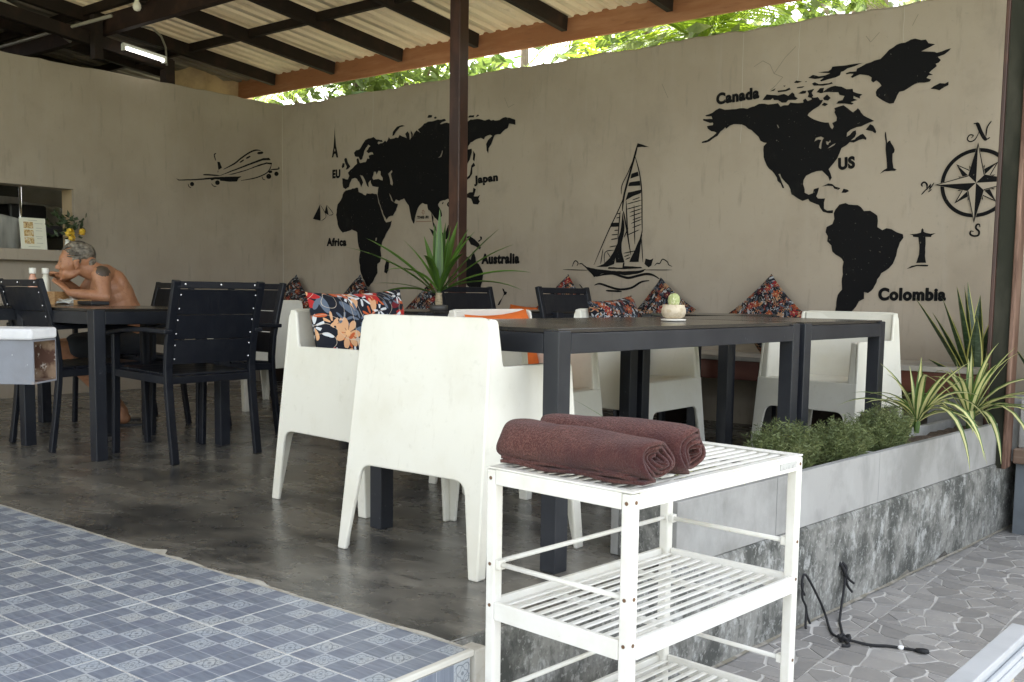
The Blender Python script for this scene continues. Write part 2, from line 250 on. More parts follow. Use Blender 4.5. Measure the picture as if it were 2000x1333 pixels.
'ship':[(None,[-3896,1437,-3880,1368,-3875,1319,-3880,1275,-3896,1216,-3894,1157,-3875,1102,-3868,1078,-3939,1078,-3946,1113,-3956,1068,-4015,1049,-4112,1049,-4046,1069,-3993,1113,-3959,1163,-3931,1217,-3926,1256,-3910,1295,-3900,1368]),(None,[-4216,1052,-4117,1034,-3979,1019,-3861,1016,-3746,1020,-3689,1032,-3711,1011,-3756,998,-3860,986,-3978,1004,-4062,999,-4110,979,-4128,974,-4141,989,-4178,1019]),(None,[-4003,1046,-3885,1041,-3881,1075,-3867,1075,-3871,1053,-3729,1047,-3718,1037,-3861,1031,-4009,1034]),(None,[-3731,1305,-3727,1266,-3739,1193,-3750,1082,-3828,1082,-3806,1126,-3774,1189,-3747,1242]),(None,[-3702,1067,-3694,1105,-3657,1095,-3630,1105,-3645,1056,-3667,1042]),(None,[-3988,1364,-3923,1363,-3928,1335,-3999,1335]),(None,[-3781,1912,-3747,1902,-3685,1878,-3747,1885,-3790,1884]),(None,[-3827,1704,-3776,1715,-3767,1685,-3837,1670]),(None,[-3842,1644,-3757,1651,-3752,1617,-3853,1618]),(None,[-3852,1574,-3743,1588,-3746,1564,-3816,1543,-3873,1517]),(11.7,[-4110,979,-4038,994,-3966,999,-3889,979,-3830,969,-3756,984,-3688,996,-3632,989,-3578,962]),(10.5,[-4123,915,-4078,926,-4011,909,-3946,892,-3881,886,-3800,900,-3726,940,-3659,950]),(9.3,[-4023,876,-3963,874,-3886,871]),(3.6,[-4410,1030,-4172,1024]),(3.4,[-3700,1025,-3478,1024]),(5.3,[-4328,1050,-4310,1086,-4292,1094,-4273,1076,-4285,1055]),(5.3,[-4266,1070,-4241,1073,-4222,1060,-4197,1047]),(5.0,[-3620,1054,-3601,1071,-3578,1070,-3557,1099,-3518,1080,-3507,1060,-3479,1048]),(5.3,[-4259,922,-4212,874]),(4.6,[-4073,1069,-4055,1179]),(4.1,[-4040,1069,-4036,1154,-3959,1168]),(4.0,[-4018,1154,-3987,1113]),(5.3,[-4132,1062,-4020,1290,-3896,1523,-3833,1733,-3804,1829]),(10.3,[-3897,1444,-3884,1561,-3833,1733,-3804,1829,-3781,1912]),(4.6,[-3909,1562,-3905,1626,-3856,1715,-3804,1827]),(5.6,[-3804,1829,-3764,1709,-3740,1573,-3732,1380,-3726,1283]),(4.5,[-3733,1254,-3716,1079]),(4.5,[-3815,1519,-3753,1535]),(4.5,[-3861,1492,-3740,1515]),(4.5,[-3865,1455,-3739,1479]),(4.5,[-3836,1432,-3738,1455]),(4.5,[-3835,1403,-3738,1428]),(4.5,[-3811,1378,-3737,1399]),(4.5,[-3822,1354,-3737,1380]),(4.5,[-3810,1324,-3737,1346]),(4.6,[-3854,1272,-3752,1308]),(5.6,[-3800,1484,-3786,1206]),(6.8,[-3867,1516,-3850,1306,-3831,1188]),(6.8,[-3888,1444,-3869,1365,-3816,1129]),(5.7,[-3877,1257,-3844,1325]),(4.6,[-3880,1144,-3771,1162]),(4.6,[-3873,1120,-3827,1134]),(4.6,[-3861,1100,-3821,1114]),(4.6,[-3940,1426,-3911,1430]),(4.6,[-3946,1397,-3916,1401]),(4.6,[-3961,1309,-3928,1310]),(4.6,[-3984,1278,-3931,1280]),(4.6,[-3989,1245,-3932,1251]),(4.6,[-3999,1191,-3940,1199]),(5.7,[-3930,1249,-3915,1445])],
'plane':[(None,[5440,1856,5532,1899,5670,1959,5812,2020,5921,2065,5987,2075,6005,2056,5914,2043,5812,2003,5670,1945,5532,1890,5450,1857]),(None,[5518,1872,5600,1895,5740,1943,5884,2005,5957,2030,6023,2032,6016,2016,5957,2016,5848,1978,5705,1922,5586,1882]),(None,[5418,1977,5445,1977,5468,1929,5430,1906]),(None,[5000,1791,5027,1783,5199,1804,5396,1840,5531,1856,5676,1873,5641,1850,5627,1823,5551,1813,5449,1812,5443,1822,5396,1821,5356,1806,5343,1816,5199,1793,5024,1774]),(None,[5179,1758,5176,1749,5168,1741,5157,1738,5147,1739,5139,1746,5137,1755,5139,1764,5148,1772,5158,1775,5169,1773,5176,1767]),(None,[5442,1795,5439,1784,5429,1776,5417,1772,5404,1774,5396,1781,5393,1791,5396,1802,5406,1810,5418,1814,5430,1812,5439,1805]),(None,[6011,1906,6007,1894,5996,1884,5981,1880,5967,1881,5956,1889,5952,1901,5956,1913,5967,1923,5982,1927,5997,1926,6008,1918]),(None,[6097,1939,6093,1928,6083,1919,6071,1915,6057,1917,6048,1924,6045,1933,6049,1944,6058,1953,6071,1957,6085,1955,6093,1948]),(6.2,[6016,2025,6001,1982,5964,1937,5898,1901,5811,1869,5669,1835]),(8.6,[5484,1917,5601,1980,5671,2034,5764,2096,5835,2127,5893,2131]),(7.4,[5657,1995,5706,2026]),(8.7,[5728,2040,5777,2066]),(13.6,[5853,2101,5922,2116]),(6.5,[5404,1984,5389,2033,5409,2049]),(7.8,[5271,1848,5330,1853,5443,1857]),(4.5,[5118,1756,5127,1732,5149,1723]),(4.6,[5355,1780,5375,1760,5408,1757]),(4.8,[5905,1896,5915,1873,5941,1867]),(7.6,[6001,1967,6098,1985,6094,2004]),(15.1,[5978,1944,6023,1952]),(3.9,[5423,1882,5427,1900])],
'letters':[(16.9,[-1550,1845,-1540,1835,-1521,1791,-1500,1755,-1487,1749]),(5.2,[-1563,1842,-1547,1845]),(5.8,[-1489,1749,-1472,1759]),(6.5,[-1494,1767,-1490,1816,-1469,1850]),(5.9,[-1530,1798,-1550,1755,-1576,1744,-1592,1759,-1581,1781,-1561,1777,-1572,1763]),(8.8,[-1827,1504,-1832,1520,-1818,1530,-1802,1516,-1802,1491]),(5.4,[-1802,1491,-1831,1458]),(5.4,[-1804,1483,-1781,1517]),(6.0,[-1781,1519,-1786,1485]),(5.4,[-1786,1485,-1762,1524]),(5.4,[-1774,1487,-1793,1471]),(9.2,[-1499,1259,-1503,1275,-1517,1273,-1520,1254,-1503,1236,-1505,1215,-1527,1210,-1548,1220,-1547,1238,-1531,1236])],
}
# ---------------------------------------------------------------- materials of the setting
WALL = mat('taupe_wall_paint', (.348, .298, .235), .85, layers=[
    dict(scale=1.1, col=(.300, .252, .195), lo=.42, hi=.62, detail=5),
    dict(scale=5, stretch=(3, 3, .35), col=(.35, .31, .26), lo=.55, hi=.75, fac=.35),
    dict(scale=2.3, stretch=(1, 1, 1), col=(.23, .20, .16), lo=.58, hi=.72, fac=.4, detail=7, nr=.7), dict(scale=9, stretch=(2.5, 2.5, .4), col=(.20, .175, .14), lo=.58, hi=.74, fac=.5, detail=7), dict(scale=38, col=(.25, .225, .185), lo=.66, hi=.74, fac=.35, detail=2)], bump=(22, .25, .004))
BLACKPAINT = mat('black_mural_paint', (.004, .004, .0045), .85, spec=.2, layers=[dict(scale=9, stretch=(1, 1, .5), col=(.018, .017, .015), lo=.62, hi=.74, detail=6, fac=.6), dict(scale=60, col=(.12, .11, .09), lo=.72, hi=.76, detail=2)])
CONC = mat('polished_concrete', (.140, .129, .111), .3, spec=.5, layers=[
    dict(scale=1.15, stretch=(.8, 1.2, 1), rot=(0, 0, R(-38)), col=(.038, .037, .035), lo=.44, hi=.60, detail=9, nr=.7, dist=.25),
    dict(scale=2.6, stretch=(.6, 1.7, 1), rot=(0, 0, R(-38)), col=(.250, .233, .200), lo=.51, hi=.68, detail=9, nr=.72, dist=.3, fac=.8),
    dict(scale=6.5, stretch=(.5, 1.9, 1), rot=(0, 0, R(-38)), col=(.020, .020, .020), lo=.54, hi=.68, detail=8, nr=.7, dist=.2, fac=.7)], bump=(14, .10, .003), rvar=(5, .12, .42))
STAIN = mat('weathered_concrete', (.225, .222, .205), .9, layers=[
    dict(scale=4.5, stretch=(1, 1, .8), col=(.062, .064, .058), lo=.43, hi=.57, detail=9, nr=.72),
    dict(scale=12, stretch=(1, 1, .7), col=(.40, .405, .39), lo=.53, hi=.60, detail=10, nr=.76, fac=.7),
    dict(scale=30, stretch=(1, 1, .5), col=(.07, .07, .062), lo=.53, hi=.62, detail=6, fac=.6), dict(scale=55, col=(.42, .42, .40), lo=.58, hi=.64, detail=4, fac=.4)], bump=(20, .5, .006))
PANEL = mat('pale_cement_panel', (.315, .31, .297), .85, layers=[
    dict(scale=3.5, col=(.225, .222, .21), lo=.44, hi=.62, detail=6),
    dict(scale=8, stretch=(1, 1, .3), col=(.19, .19, .18), lo=.56, hi=.74, fac=.6, detail=7),
    dict(scale=5, stretch=(1, 1, .5), col=(.39, .39, .38), lo=.5, hi=.7, fac=.5, detail=7)], bump=(30, .3, .003))
MORTAR = mat('pale_mortar', (.46, .44, .39), .9, layers=[dict(scale=14, col=(.35, .31, .25), lo=.48, hi=.68, detail=5)], bump=(40, .4, .004))
GROUT = mat('grout', (.70, .70, .68), .9, layers=[dict(scale=30, col=(.42, .42, .41), lo=.45, hi=.65)])
PATIOGROUT = mat('patio_joint', (.50, .485, .46), .9, layers=[dict(scale=6, col=(.38, .37, .35), lo=.45, hi=.65)])
SOIL = mat('soil', (.07, .05, .035), .95, layers=[dict(scale=40, col=(.14, .10, .07), lo=.5, hi=.65)], bump=(60, .8, .01))
GROUNDM = mat('rough_ground', (.16, .15, .10), .95, layers=[dict(scale=.7, col=(.09, .12, .04), lo=.42, hi=.6)], bump=(8, .5, .03))
STEELDK = mat('dark_brown_steel', (.018, .012, .009), .7, spec=.2, layers=[dict(scale=7, col=(.040, .021, .014), lo=.5, hi=.7, fac=.6)])
FASCIA = mat('orange_brown_board', (.30, .125, .058), .65, layers=[dict(scale=5, stretch=(.4, 1, 3), col=(.38, .18, .095), lo=.45, hi=.65), dict(scale=22, stretch=(.3, 1, 2), col=(.20, .08, .04), lo=.58, hi=.7, fac=.5)], bump=(24, .2, .003))
SHEET = mat('aged_roof_sheet', (.62, .56, .43), .55, trans=.13, layers=[
    dict(scale=2.2, stretch=(4, .35, 1), col=(.50, .43, .31), lo=.45, hi=.68, detail=5, fac=.7),
    dict(scale=7, stretch=(5, .5, 1), col=(.24, .20, .14), lo=.60, hi=.74, detail=4, fac=.55)])
POSTM = mat('red_oxide_steel', (.034, .0125, .008), .42, layers=[dict(scale=9, stretch=(1, 1, .3), col=(.075, .030, .018), lo=.5, hi=.7)], bump=(30, .1, .002))

# ---------------------------------------------------------------- ground
g = MB(); S = 400
g.add([(-S, -S, -.40), (S, -S, -.40), (S, S, -.40), (-S, S, -.40)], [(0, 1, 2, 3)])
tag(g.build('ground', GROUNDM), kind='structure')
def edgeX(y): return -1.567 + .0913*(y-1.76)      # right edge of the raised dining floor
pt = MB(); pt.add([(-1.9, -3, -.384), (5, -3, -.384), (5, 6.147, -.384), (-1.9, 6.147, -.384)], [(0, 1, 2, 3)])
PATIO = tag(pt.build('patio_floor', PATIOGROUT), kind='structure')

# crazy-paving pieces: square slabs of 0.4 m, each broken into stones (Voronoi cells clipped to the slab)
STONE = mat('grey_paving_stone', (.255, .243, .229), .55, rand=.20, layers=[
    dict(scale=9, col=(.215, .208, .203), lo=.42, hi=.66, detail=5), dict(scale=30, col=(.33, .315, .30), lo=.58, hi=.7, fac=.4)], bump=(26, .25, .003))
def clip(poly, px, py, nx, ny):
    out = []
    for i in range(len(poly)):
        a, b = poly[i], poly[(i+1) % len(poly)]
        da = (a[0]-px)*nx+(a[1]-py)*ny; db = (b[0]-px)*nx+(b[1]-py)*ny
        if da <= 0: out.append(a)
        if da*db < 0:
            t = da/(da-db); out.append((a[0]+(b[0]-a[0])*t, a[1]+(b[1]-a[1])*t))
    return out
rs = random.Random(11); TS = .40; variants = []
for k in range(3):
    seeds = []; tries = 0
    while len(seeds) < 25 and tries < 4000:
        tries += 1; q = (rs.uniform(0, TS), rs.uniform(0, TS))
        if all((q[0]-s[0])**2+(q[1]-s[1])**2 > .028**2 for s in seeds): seeds.append(q)
    wt = {s: rs.uniform(-.0022, .0022) for s in seeds}; sk = rs.uniform(.5, .9)
    cells = []
    for s in seeds:
        poly = [(0, 0), (TS, 0), (TS, TS), (0, TS)]
        for o in seeds:
            if o is s: continue
            # weighted bisector leaning to one side gives slender, uneven shards
            dx, dy = o[0]-s[0], o[1]-s[1]; L = math.hypot(dx, dy)
            t_ = .5+(wt[s]-wt[o])/(2*L*L)     # power diagram: very unequal shards
            poly = clip(poly, s[0]+dx*t_, s[1]+dy*t_, dx/L, dy/L)
            if len(poly) < 3: break
        if len(poly) < 3: continue
        cx = sum(p[0] for p in poly)/len(poly); cy = sum(p[1] for p in poly)/len(poly)
        ins = []
        for p in poly:
            d = math.hypot(p[0]-cx, p[1]-cy); kk = max(.3, 1-.0044/d*1.15)
            ins.append((cx+(p[0]-cx)*kk+rs.uniform(-.003, .003), cy+(p[1]-cy)*kk+rs.uniform(-.003, .003)))
        cells.append((cx, cy, ins))
    vm = []
    for cx, cy, ins in cells:
        mb = MB(); n = len(ins)
        v = [(x-cx, y-cy, 0) for x, y in ins] + [((x-cx)*.985, (y-cy)*.985, .003) for x, y in ins]
        f = [tuple(range(n, 2*n))] + [(i, (i+1) % n, n+(i+1) % n, n+i) for i in range(n)]
        me = bpy.data.meshes.new('paving_stone'); me.from_pydata(v, [], f); me.materials.append(STONE)
        vm.append((cx, cy, me))
    variants.append(vm)
def vis(p, mx=40):
    d = Vector(p)-Vector((0, 0, EYE)); D = d.dot(fw)
    if D < .3: return None
    x = 1000+1950*d.dot(rt)/D; y = 750-1950*d.dot(up)/D
    return (D if -mx < x < 2000+mx and -mx < y < 1333+mx else None)
stones = []; ox, oy = -1.62, 1.0
for i in range(0, 6):
    for j in range(0, 13):
        X0, Y0 = ox+i*TS, oy+j*TS
        for cx, cy, me in variants[(i*2+j*3+(i*j) % 2) % 3]:
            x, y = X0+cx, Y0+cy
            if x < edgeX(y)-.05 or y > 6.12: continue
            D = vis((x, y, -.38))
            if D: stones.append((D, x, y, me))
stones.sort(key=lambda s: s[0])
# stones hidden behind the cart's far side still lie there; the 300 nearest are single pieces, the rest one part
for D, x, y, me in stones[:300]:
    o = mk('paving_stone', me, PATIO, (x, y, -.384+rs.uniform(-.0012, 0)))
if len(stones) > 300:
    far = MB()
    for D, x, y, me in stones[300:]:
        far.add([(v.co.x+x, v.co.y+y, v.co.z-.384) for v in me.vertices], [tuple(p.vertices) for p in me.polygons])
    tag(far.build('paving_stones', STONE, PATIO), kind='stuff')

# ---------------------------------------------------------------- raised dining floor with its stained edge
fl = MB(); yy0, yy1 = 1.763, 6.147
pl = [(-10.4, yy0), (edgeX(yy0)-.012, yy0), (edgeX(yy1)-.012, yy1), (-10.4, yy1)]
fl.prism(pl, lambda x, y: (x, y, 0), lambda x, y: (x, y, -.39))
FLOOR = tag(fl.build('dining_floor', CONC, recalc=True), kind='structure')
ed = MB(); n = 40; rs = random.Random(3)
ring = []
for i in range(n+1):
    y = yy0 + (yy1-yy0)*i/n; x = edgeX(y)
    ring.append([(x-.012+rs.uniform(-.003, .003), y, -.392), (x+rs.uniform(-.003, .003), y, -.2), (x+rs.uniform(-.004, .002), y, -.012), (x-.008, y, -.002), (x-.02, y, .0015)])
v = [q for r_ in ring for q in r_]
ed.add(v, [(i*5+k, (i+1)*5+k, (i+1)*5+k+1, i*5+k+1) for i in range(n) for k in range(4)])
ed.add([ring[0][0], ring[0][1], ring[0][2], ring[0][3], (ring[0][3][0]-.01, yy0, -.39)], [(0, 1, 2, 3, 4)])
ed.build('floor_edge', STAIN, FLOOR, smooth=False, recalc=True)
# pale dust line at the foot of the plinth
ds = MB(); v = []
for i in range(61):
    y = 1.5+(6.1-1.5)*i/60; x = edgeX(y); a = -.004+rs.random()*.012
    v += [(x-.01, y, -.372), (x+a, y, -.377)]
ds.add(v, [(2*i, 2*i+2, 2*i+3, 2*i+1) for i in range(60)])
ds.build('dust_line', mat('ochre_dust', (.17, .155, .12), .95, layers=[dict(scale=20, col=(.28, .26, .23), lo=.45, hi=.65)]), FLOOR)

# ---------------------------------------------------------------- tiled platform
def tile_mat(name, orn):
    m = bpy.data.materials.new(name); m.use_nodes = True; nt = m.node_tree; b = nt.nodes['Principled BSDF']
    oc = nt.nodes.new('ShaderNodeTexCoord').outputs['Object']; sp = nt.nodes.new('ShaderNodeSeparateXYZ'); nt.links.new(oc, sp.inputs[0])
    lx = mth(nt, 'SUBTRACT', mth(nt, 'MODULO', mth(nt, 'ADD', sp.outputs[0], 3.0), .06), .03)
    ly = mth(nt, 'SUBTRACT', mth(nt, 'MODULO', mth(nt, 'ADD', sp.outputs[1], 3.0), .06), .03)
    ax, ay = mth(nt, 'ABSOLUTE', lx), mth(nt, 'ABSOLUTE', ly)
    line = mth(nt, 'GREATER_THAN', mth(nt, 'MAXIMUM', ax, ay), .0291)
    wv = coords(nt, 'world', (1, 1, 1), (0, 0, R(-38)))
    if orn:
        r = mth(nt, 'SQRT', mth(nt, 'ADD', mth(nt, 'MULTIPLY', lx, lx), mth(nt, 'MULTIPLY', ly, ly)))
        th = mth(nt, 'ARCTAN2', ly, lx)
        hx = mth(nt, 'FLOOR', mth(nt, 'DIVIDE', mth(nt, 'ADD', sp.outputs[0], 3.), .06)); hy = mth(nt, 'FLOOR', mth(nt, 'DIVIDE', mth(nt, 'ADD', sp.outputs[1], 3.), .06))
        hh = mth(nt, 'FRACT', mth(nt, 'MULTIPLY', mth(nt, 'SINE', mth(nt, 'ADD', mth(nt, 'MULTIPLY', hx, 12.98), mth(nt, 'MULTIPLY', hy, 78.23))), 43.75))
        cntp = mth(nt, 'MULTIPLY', mth(nt, 'FLOOR', mth(nt, 'MULTIPLY_ADD', hh, 2.99, 1.0)), 4)
        pet = mth(nt, 'MULTIPLY_ADD', mth(nt, 'COSINE', mth(nt, 'MULTIPLY', th, cntp)), mth(nt, 'MULTIPLY_ADD', hh, .005, .0015), mth(nt, 'MULTIPLY_ADD', hh, -.006, .0155))
        k1 = mth(nt, 'LESS_THAN', mth(nt, 'ABSOLUTE', mth(nt, 'SUBTRACT', r, pet)), .0016)
        k2 = mth(nt, 'LESS_THAN', r, .005)
        p2 = mth(nt, 'MULTIPLY_ADD', mth(nt, 'COSINE', mth(nt, 'MULTIPLY', th, 4)), -.0045, .024)
        k3 = mth(nt, 'LESS_THAN', mth(nt, 'ABSOLUTE', mth(nt, 'SUBTRACT', r, p2)), .0018)
        vor = nt.nodes.new('ShaderNodeTexVoronoi'); vor.inputs['Scale'].default_value = 150; nt.links.new(oc, vor.inputs['Vector'])
        k4 = mth(nt, 'MULTIPLY', mth(nt, 'LESS_THAN', vor.outputs['Distance'], .27), mth(nt, 'GREATER_THAN', r, .014))
        dk = mth(nt, 'MAXIMUM', mth(nt, 'MAXIMUM', k1, k2), mth(nt, 'MAXIMUM', k3, k4))
        lt = mixc(nt, ramp(nt, noise(nt, wv, 7, 3), .4, .65), (.36, .40, .455), (.42, .44, .455))
        c = mixc(nt, mth(nt, 'MULTIPLY', dk, mth(nt, 'MULTIPLY_ADD', noise(nt, wv, 55, 3), 1.1, .05)), lt, (.080, .095, .118))
    else:
        st = coords(nt, 'world', (2.0, 16, 1), (0, 0, R(-38)))
        s = noise(nt, st, 5, 5, .6, .4)
        oi = mth(nt, 'FRACT', mth(nt, 'MULTIPLY', mth(nt, 'SINE', mth(nt, 'ADD', mth(nt, 'MULTIPLY', mth(nt, 'FLOOR', mth(nt, 'DIVIDE', mth(nt, 'ADD', sp.outputs[0], 3.), .06)), 12.9), mth(nt, 'MULTIPLY', mth(nt, 'FLOOR', mth(nt, 'DIVIDE', mth(nt, 'ADD', sp.outputs[1], 3.), .06)), 78.2))), 43.7))
        base = mixc(nt, oi, (.142, .165, .208), (.160, .178, .232))
        c = mixc(nt, ramp(nt, s, .38, .68), base, (.225, .255, .305))
    c = mixc(nt, mth(nt, 'MULTIPLY', line, .8), c, (.46, .48, .52))
    nt.links.new(c, b.inputs['Base Color']); b.inputs['Roughness'].default_value = .38
    nt.links.new(mth(nt, 'MULTIPLY_ADD', noise(nt, wv, 9, 3), .25, .26), b.inputs['Roughness'])
    return m
T_PL, T_OR = tile_mat('slate_tile_print', False), tile_mat('ornament_tile_print', True)
T_SIDE = mat('tile_body', (.45, .44, .42), .8)
ORN = {(0, 4), (2, 4), (4, 4), (1, 3), (3, 2), (2, 1), (0, 1), (1, 0), (4, 0)}
tf = MB(); tf.bb(-8.0, -1.513, -2.2, 1.762, -.39, -.0006)
PLAT = tag(tf.build('tiled_platform', GROUT), kind='structure')
TL, GAP = .302, .0055
me = MB(); c = TL-GAP
g0 = [0]+[.06*k-.0001 for k in range(1, 5)]+[c]
for i in range(5):
    for j in range(5):
        me.add([(g0[i], g0[j], .007), (g0[i+1], g0[j], .007), (g0[i+1], g0[j+1], .007), (g0[i], g0[j+1], .007)], [(0, 1, 2, 3)], 1 if (i, j) in ORN else 0)
me.add([(-.001, -.001, 0), (c+.001, -.001, 0), (c+.001, c+.001, 0), (-.001, c+.001, 0), (0, 0, .007), (c, 0, .007), (c, c, .007), (0, c, .007)], [(0, 1, 5, 4), (1, 2, 6, 5), (2, 3, 7, 6), (3, 0, 4, 7)], 2)
tile0 = me.build('floor_tile', [T_PL, T_OR, T_SIDE], PLAT)
first = True
rs = random.Random(5)
for i in range(-9, 1):
    for j in range(0, 7):
        x0 = -1.513-TL*(1-i) + .002; y0 = 1.757-TL*(j+1)
        if not any(vis((x0+a*TL, y0+b_*TL, 0), 120) for a in (0, .5, 1) for b_ in (0, .5, 1)): continue
        if first: o = tile0; first = False
        else: o = tile0.copy(); col.objects.link(o); o.parent = PLAT
        o.location = (x0, y0, -.006+rs.uniform(0, .0006)); o.rotation_euler = (rs.uniform(-.001, .001), rs.uniform(-.001, .001), 0)
# riser tiles on the platform's right side (standing)
for j in range(0, 4):
    o = tile0.copy(); col.objects.link(o); o.parent = PLAT; o.name = 'riser_tile'
    o.location = (-1.5115, 1.752-.0-TL*(j+1), -.015); o.rotation_euler = (0, R(90), 0)
tr = MB(); tr.bb(-1.516, -1.500, -2.2, 1.757, -.012, .004)
tr.build('edge_trim', mat('cream_edge_trim', (.62, .60, .54), .5), PLAT, bevel=.003)
# irregular mortar smear where the tiles meet the concrete floor
ms = MB(); v = []; rs = random.Random(21); k = 220
for i in range(k+1):
    x = -4.6 + 3.08*i/k
    sm = .55+.3*math.sin(x*23)+.15*math.sin(x*61)
    wd = -.004+.003*rs.random()+.05*max(0, 1-abs(x+2.86)/.06)*sm+.022*max(0, 1-abs(x+2.78)/.2)*sm+.026*max(0, 1-abs(x+2.35)/.2)*sm+.012*max(0, 1-abs(x+1.68)/.12)
    v += [(x, 1.752, .0016), (x, 1.760+wd, .0012), (x, 1.768+wd, .0004)]
ms.add(v, [(3*i+a, 3*i+3+a, 3*i+4+a, 3*i+1+a) for i in range(k) for a in (0, 1)])
ms.build('mortar_smear', MORTAR, PLAT, recalc=True)
mc = MB(); mc.bb(-1.545, -1.497, 1.757, 1.800, -.385, .002); mc.build('corner_mortar', MORTAR, PLAT, bevel=.004)

# ---------------------------------------------------------------- back wall with its murals
bw = MB(); rs = random.Random(9); n = 150; x0, x1 = -7.86, 2.4
top = [(x0+(x1-x0)*i/n, 2.575+rs.uniform(-.006, .006)+.006*math.sin(i*.5)) for i in range(n+1)]
v = []
for x, z in top: v += [(x, 6.147, -.4), (x, 6.147, z-.012), (x, 6.157, z), (x, 6.285, z+rs.uniform(-.004, .004)), (x, 6.295, -.4)]
bw.add(v, [(5*i+k, 5*i+5+k, 5*i+6+k, 5*i+1+k) for i in range(n) for k in range(4)])
bw.add(v[:5], [(4, 3, 2, 1, 0)]); bw.add(v[-5:], [(0, 1, 2, 3, 4)])
BACKW = tag(bw.build('garden_wall', WALL, recalc=True), 'long taupe wall painted with a black world map, sailing boat and compass', 'wall')
jn = MB()
for xx, za, zb, wd in ((-6.47, 1.93, 2.56, .0035), (-3.0, 1.85, 2.56, .003), (-2.62, 2.2, 2.56, .0025), (-1.98, 2.3, 2.56, .0025)):
    p = [(xx+rs.uniform(-.004, .004), za+(zb-za)*i/8) for i in range(9)]
    for a, b in zip(p, p[1:]): jn.add([(a[0], 6.1455, a[1]), (a[0]+wd, 6.1455, a[1]), (b[0]+wd, 6.1455, b[1]), (b[0], 6.1455, b[1])], [(0, 1, 2, 3)])
jn.build('hairline_joint', mat('pale_crack', (.42, .39, .33), .9), BACKW)
ck = MB()
for pts in ([(-2.92, 2.33), (-2.86, 2.36), (-2.81, 2.33), (-2.78, 2.27), (-2.72, 2.24), (-2.77, 2.19), (-2.80, 2.17)], [(-2.78, 2.27), (-2.71, 2.36), (-2.64, 2.42)], [(-2.2, 2.42), (-2.17, 2.38), (-2.12, 2.43)], [(-1.93, 2.44), (-1.9, 2.5)], [(-5.0, 2.36), (-4.96, 2.28), (-4.9, 2.3)], [(-3.6, 2.3), (-3.55, 2.2)]):
    for a, b in zip(pts, pts[1:]):
        d = Vector((b[0]-a[0], b[1]-a[1])).normalized(); nx, nz = -d.y*.0013, d.x*.0013
        ck.add([(a[0]-nx, 6.1452, a[1]-nz), (a[0]+nx, 6.1452, a[1]+nz), (b[0]+nx, 6.1452, b[1]+nz), (b[0]-nx, 6.1452, b[1]-nz)], [(0, 1, 2, 3)])
ck.build('wall_crack', mat('dark_crack', (.16, .14, .11), .9), BACKW)
def fill_mesh(name, polys):
    cu = bpy.data.curves.new(name, 'CURVE'); cu.dimensions = '2D'; cu.fill_mode = 'FRONT'
    for p in polys:
        s = cu.splines.new('POLY'); s.points.add(len(p)-1)
        for i, (a, b) in enumerate(p): s.points[i].co = (a, b, 0, 1)
        s.use_cyclic_u = True
    o = bpy.data.objects.new(name, cu); col.objects.link(o)
    dg = bpy.context.evaluated_depsgraph_get(); m_ = bpy.data.meshes.new_from_object(o.evaluated_get(dg))
    v = [tuple(q.co[:2]) for q in m_.vertices]; f = [tuple(q.vertices) for q in m_.polygons]
    bpy.data.objects.remove(o); bpy.data.curves.remove(cu); bpy.data.meshes.remove(m_)
    return v, f
def rough(p, amp, rs):
    """subdivide and jitter an outline a little: brush-painted edges"""
    out = []
    for i in range(len(p)):
        a, b = Vector(p[i]), Vector(p[(i+1) % len(p)]); L = (b-a).length; k = max(1, min(6, int(L/.02)))
        out.append((a.x, a.y))
        nrm = Vector((-(b-a).y, (b-a).x)).normalized() if L > 1e-6 else Vector((0, 0))
        for j in range(1, k):
            q = a.lerp(b, j/k)+nrm*rs.uniform(-amp, amp); out.append((q.x, q.y))
    return out
def stroke(pts, wd):
    out = [Vector(pts[0])]
    for i in range(len(pts)-1):      # Catmull-Rom smoothing
        p0, p1, p2, p3 = Vector(pts[max(i-1, 0)]), Vector(pts[i]), Vector(pts[i+1]), Vector(pts[min(i+2, len(pts)-1)])
        for k in range(1, 5):
            t = k/4
            out.append(.5*(2*p1+(p2-p0)*t+(2*p0-5*p1+4*p2-p3)*t*t+(3*p1-p0-3*p2+p3)*t**3))
    v = []; n = len(out)
    for i, p in enumerate(out):
        d = (out[min(i+1, n-1)]-out[max(i-1, 0)]); d = d.normalized() if d.length > 0 else Vector((1, 0))
        tp = min(1, .35+min(i, n-1-i)/(n*.28)); h = wd/2*tp
        v += [(p.x-d.y*h, p.y+d.x*h), (p.x+d.y*h, p.y-d.x*h)]
    return v, [(2*i, 2*i+1, 2*i+3, 2*i+2) for i in range(n-1)]
def paint(name, key, parent, put, label, amp=.0025, lift=.0):
    mb = MB(); rs = random.Random(len(key)*7+len(MURAL[key]))
    polys = []; k = 0
    for wd, c in MURAL[key]:
        p = [(c[i]/1000, c[i+1]/1000) for i in range(0, len(c), 2)]
        if wd is None: polys.append(rough(p, amp, rs))
        else:
            v, f = stroke(p, wd/1000*(1.6 if key == 'plane' else 1.5 if key == 'ship' else 1.15)); mb.add([put(a, b, lift+.0002*(k % 5)) for a, b in v], f); k += 1
    if polys:
        v, f = fill_mesh(name, polys); mb.add([put(a, b, lift+.0012) for a, b in v], f)
    o = mb.build(name, BLACKPAINT, parent); o['label'] = label; return o
onback = lambda a, b, h=0: (a, 6.1440-h, b)
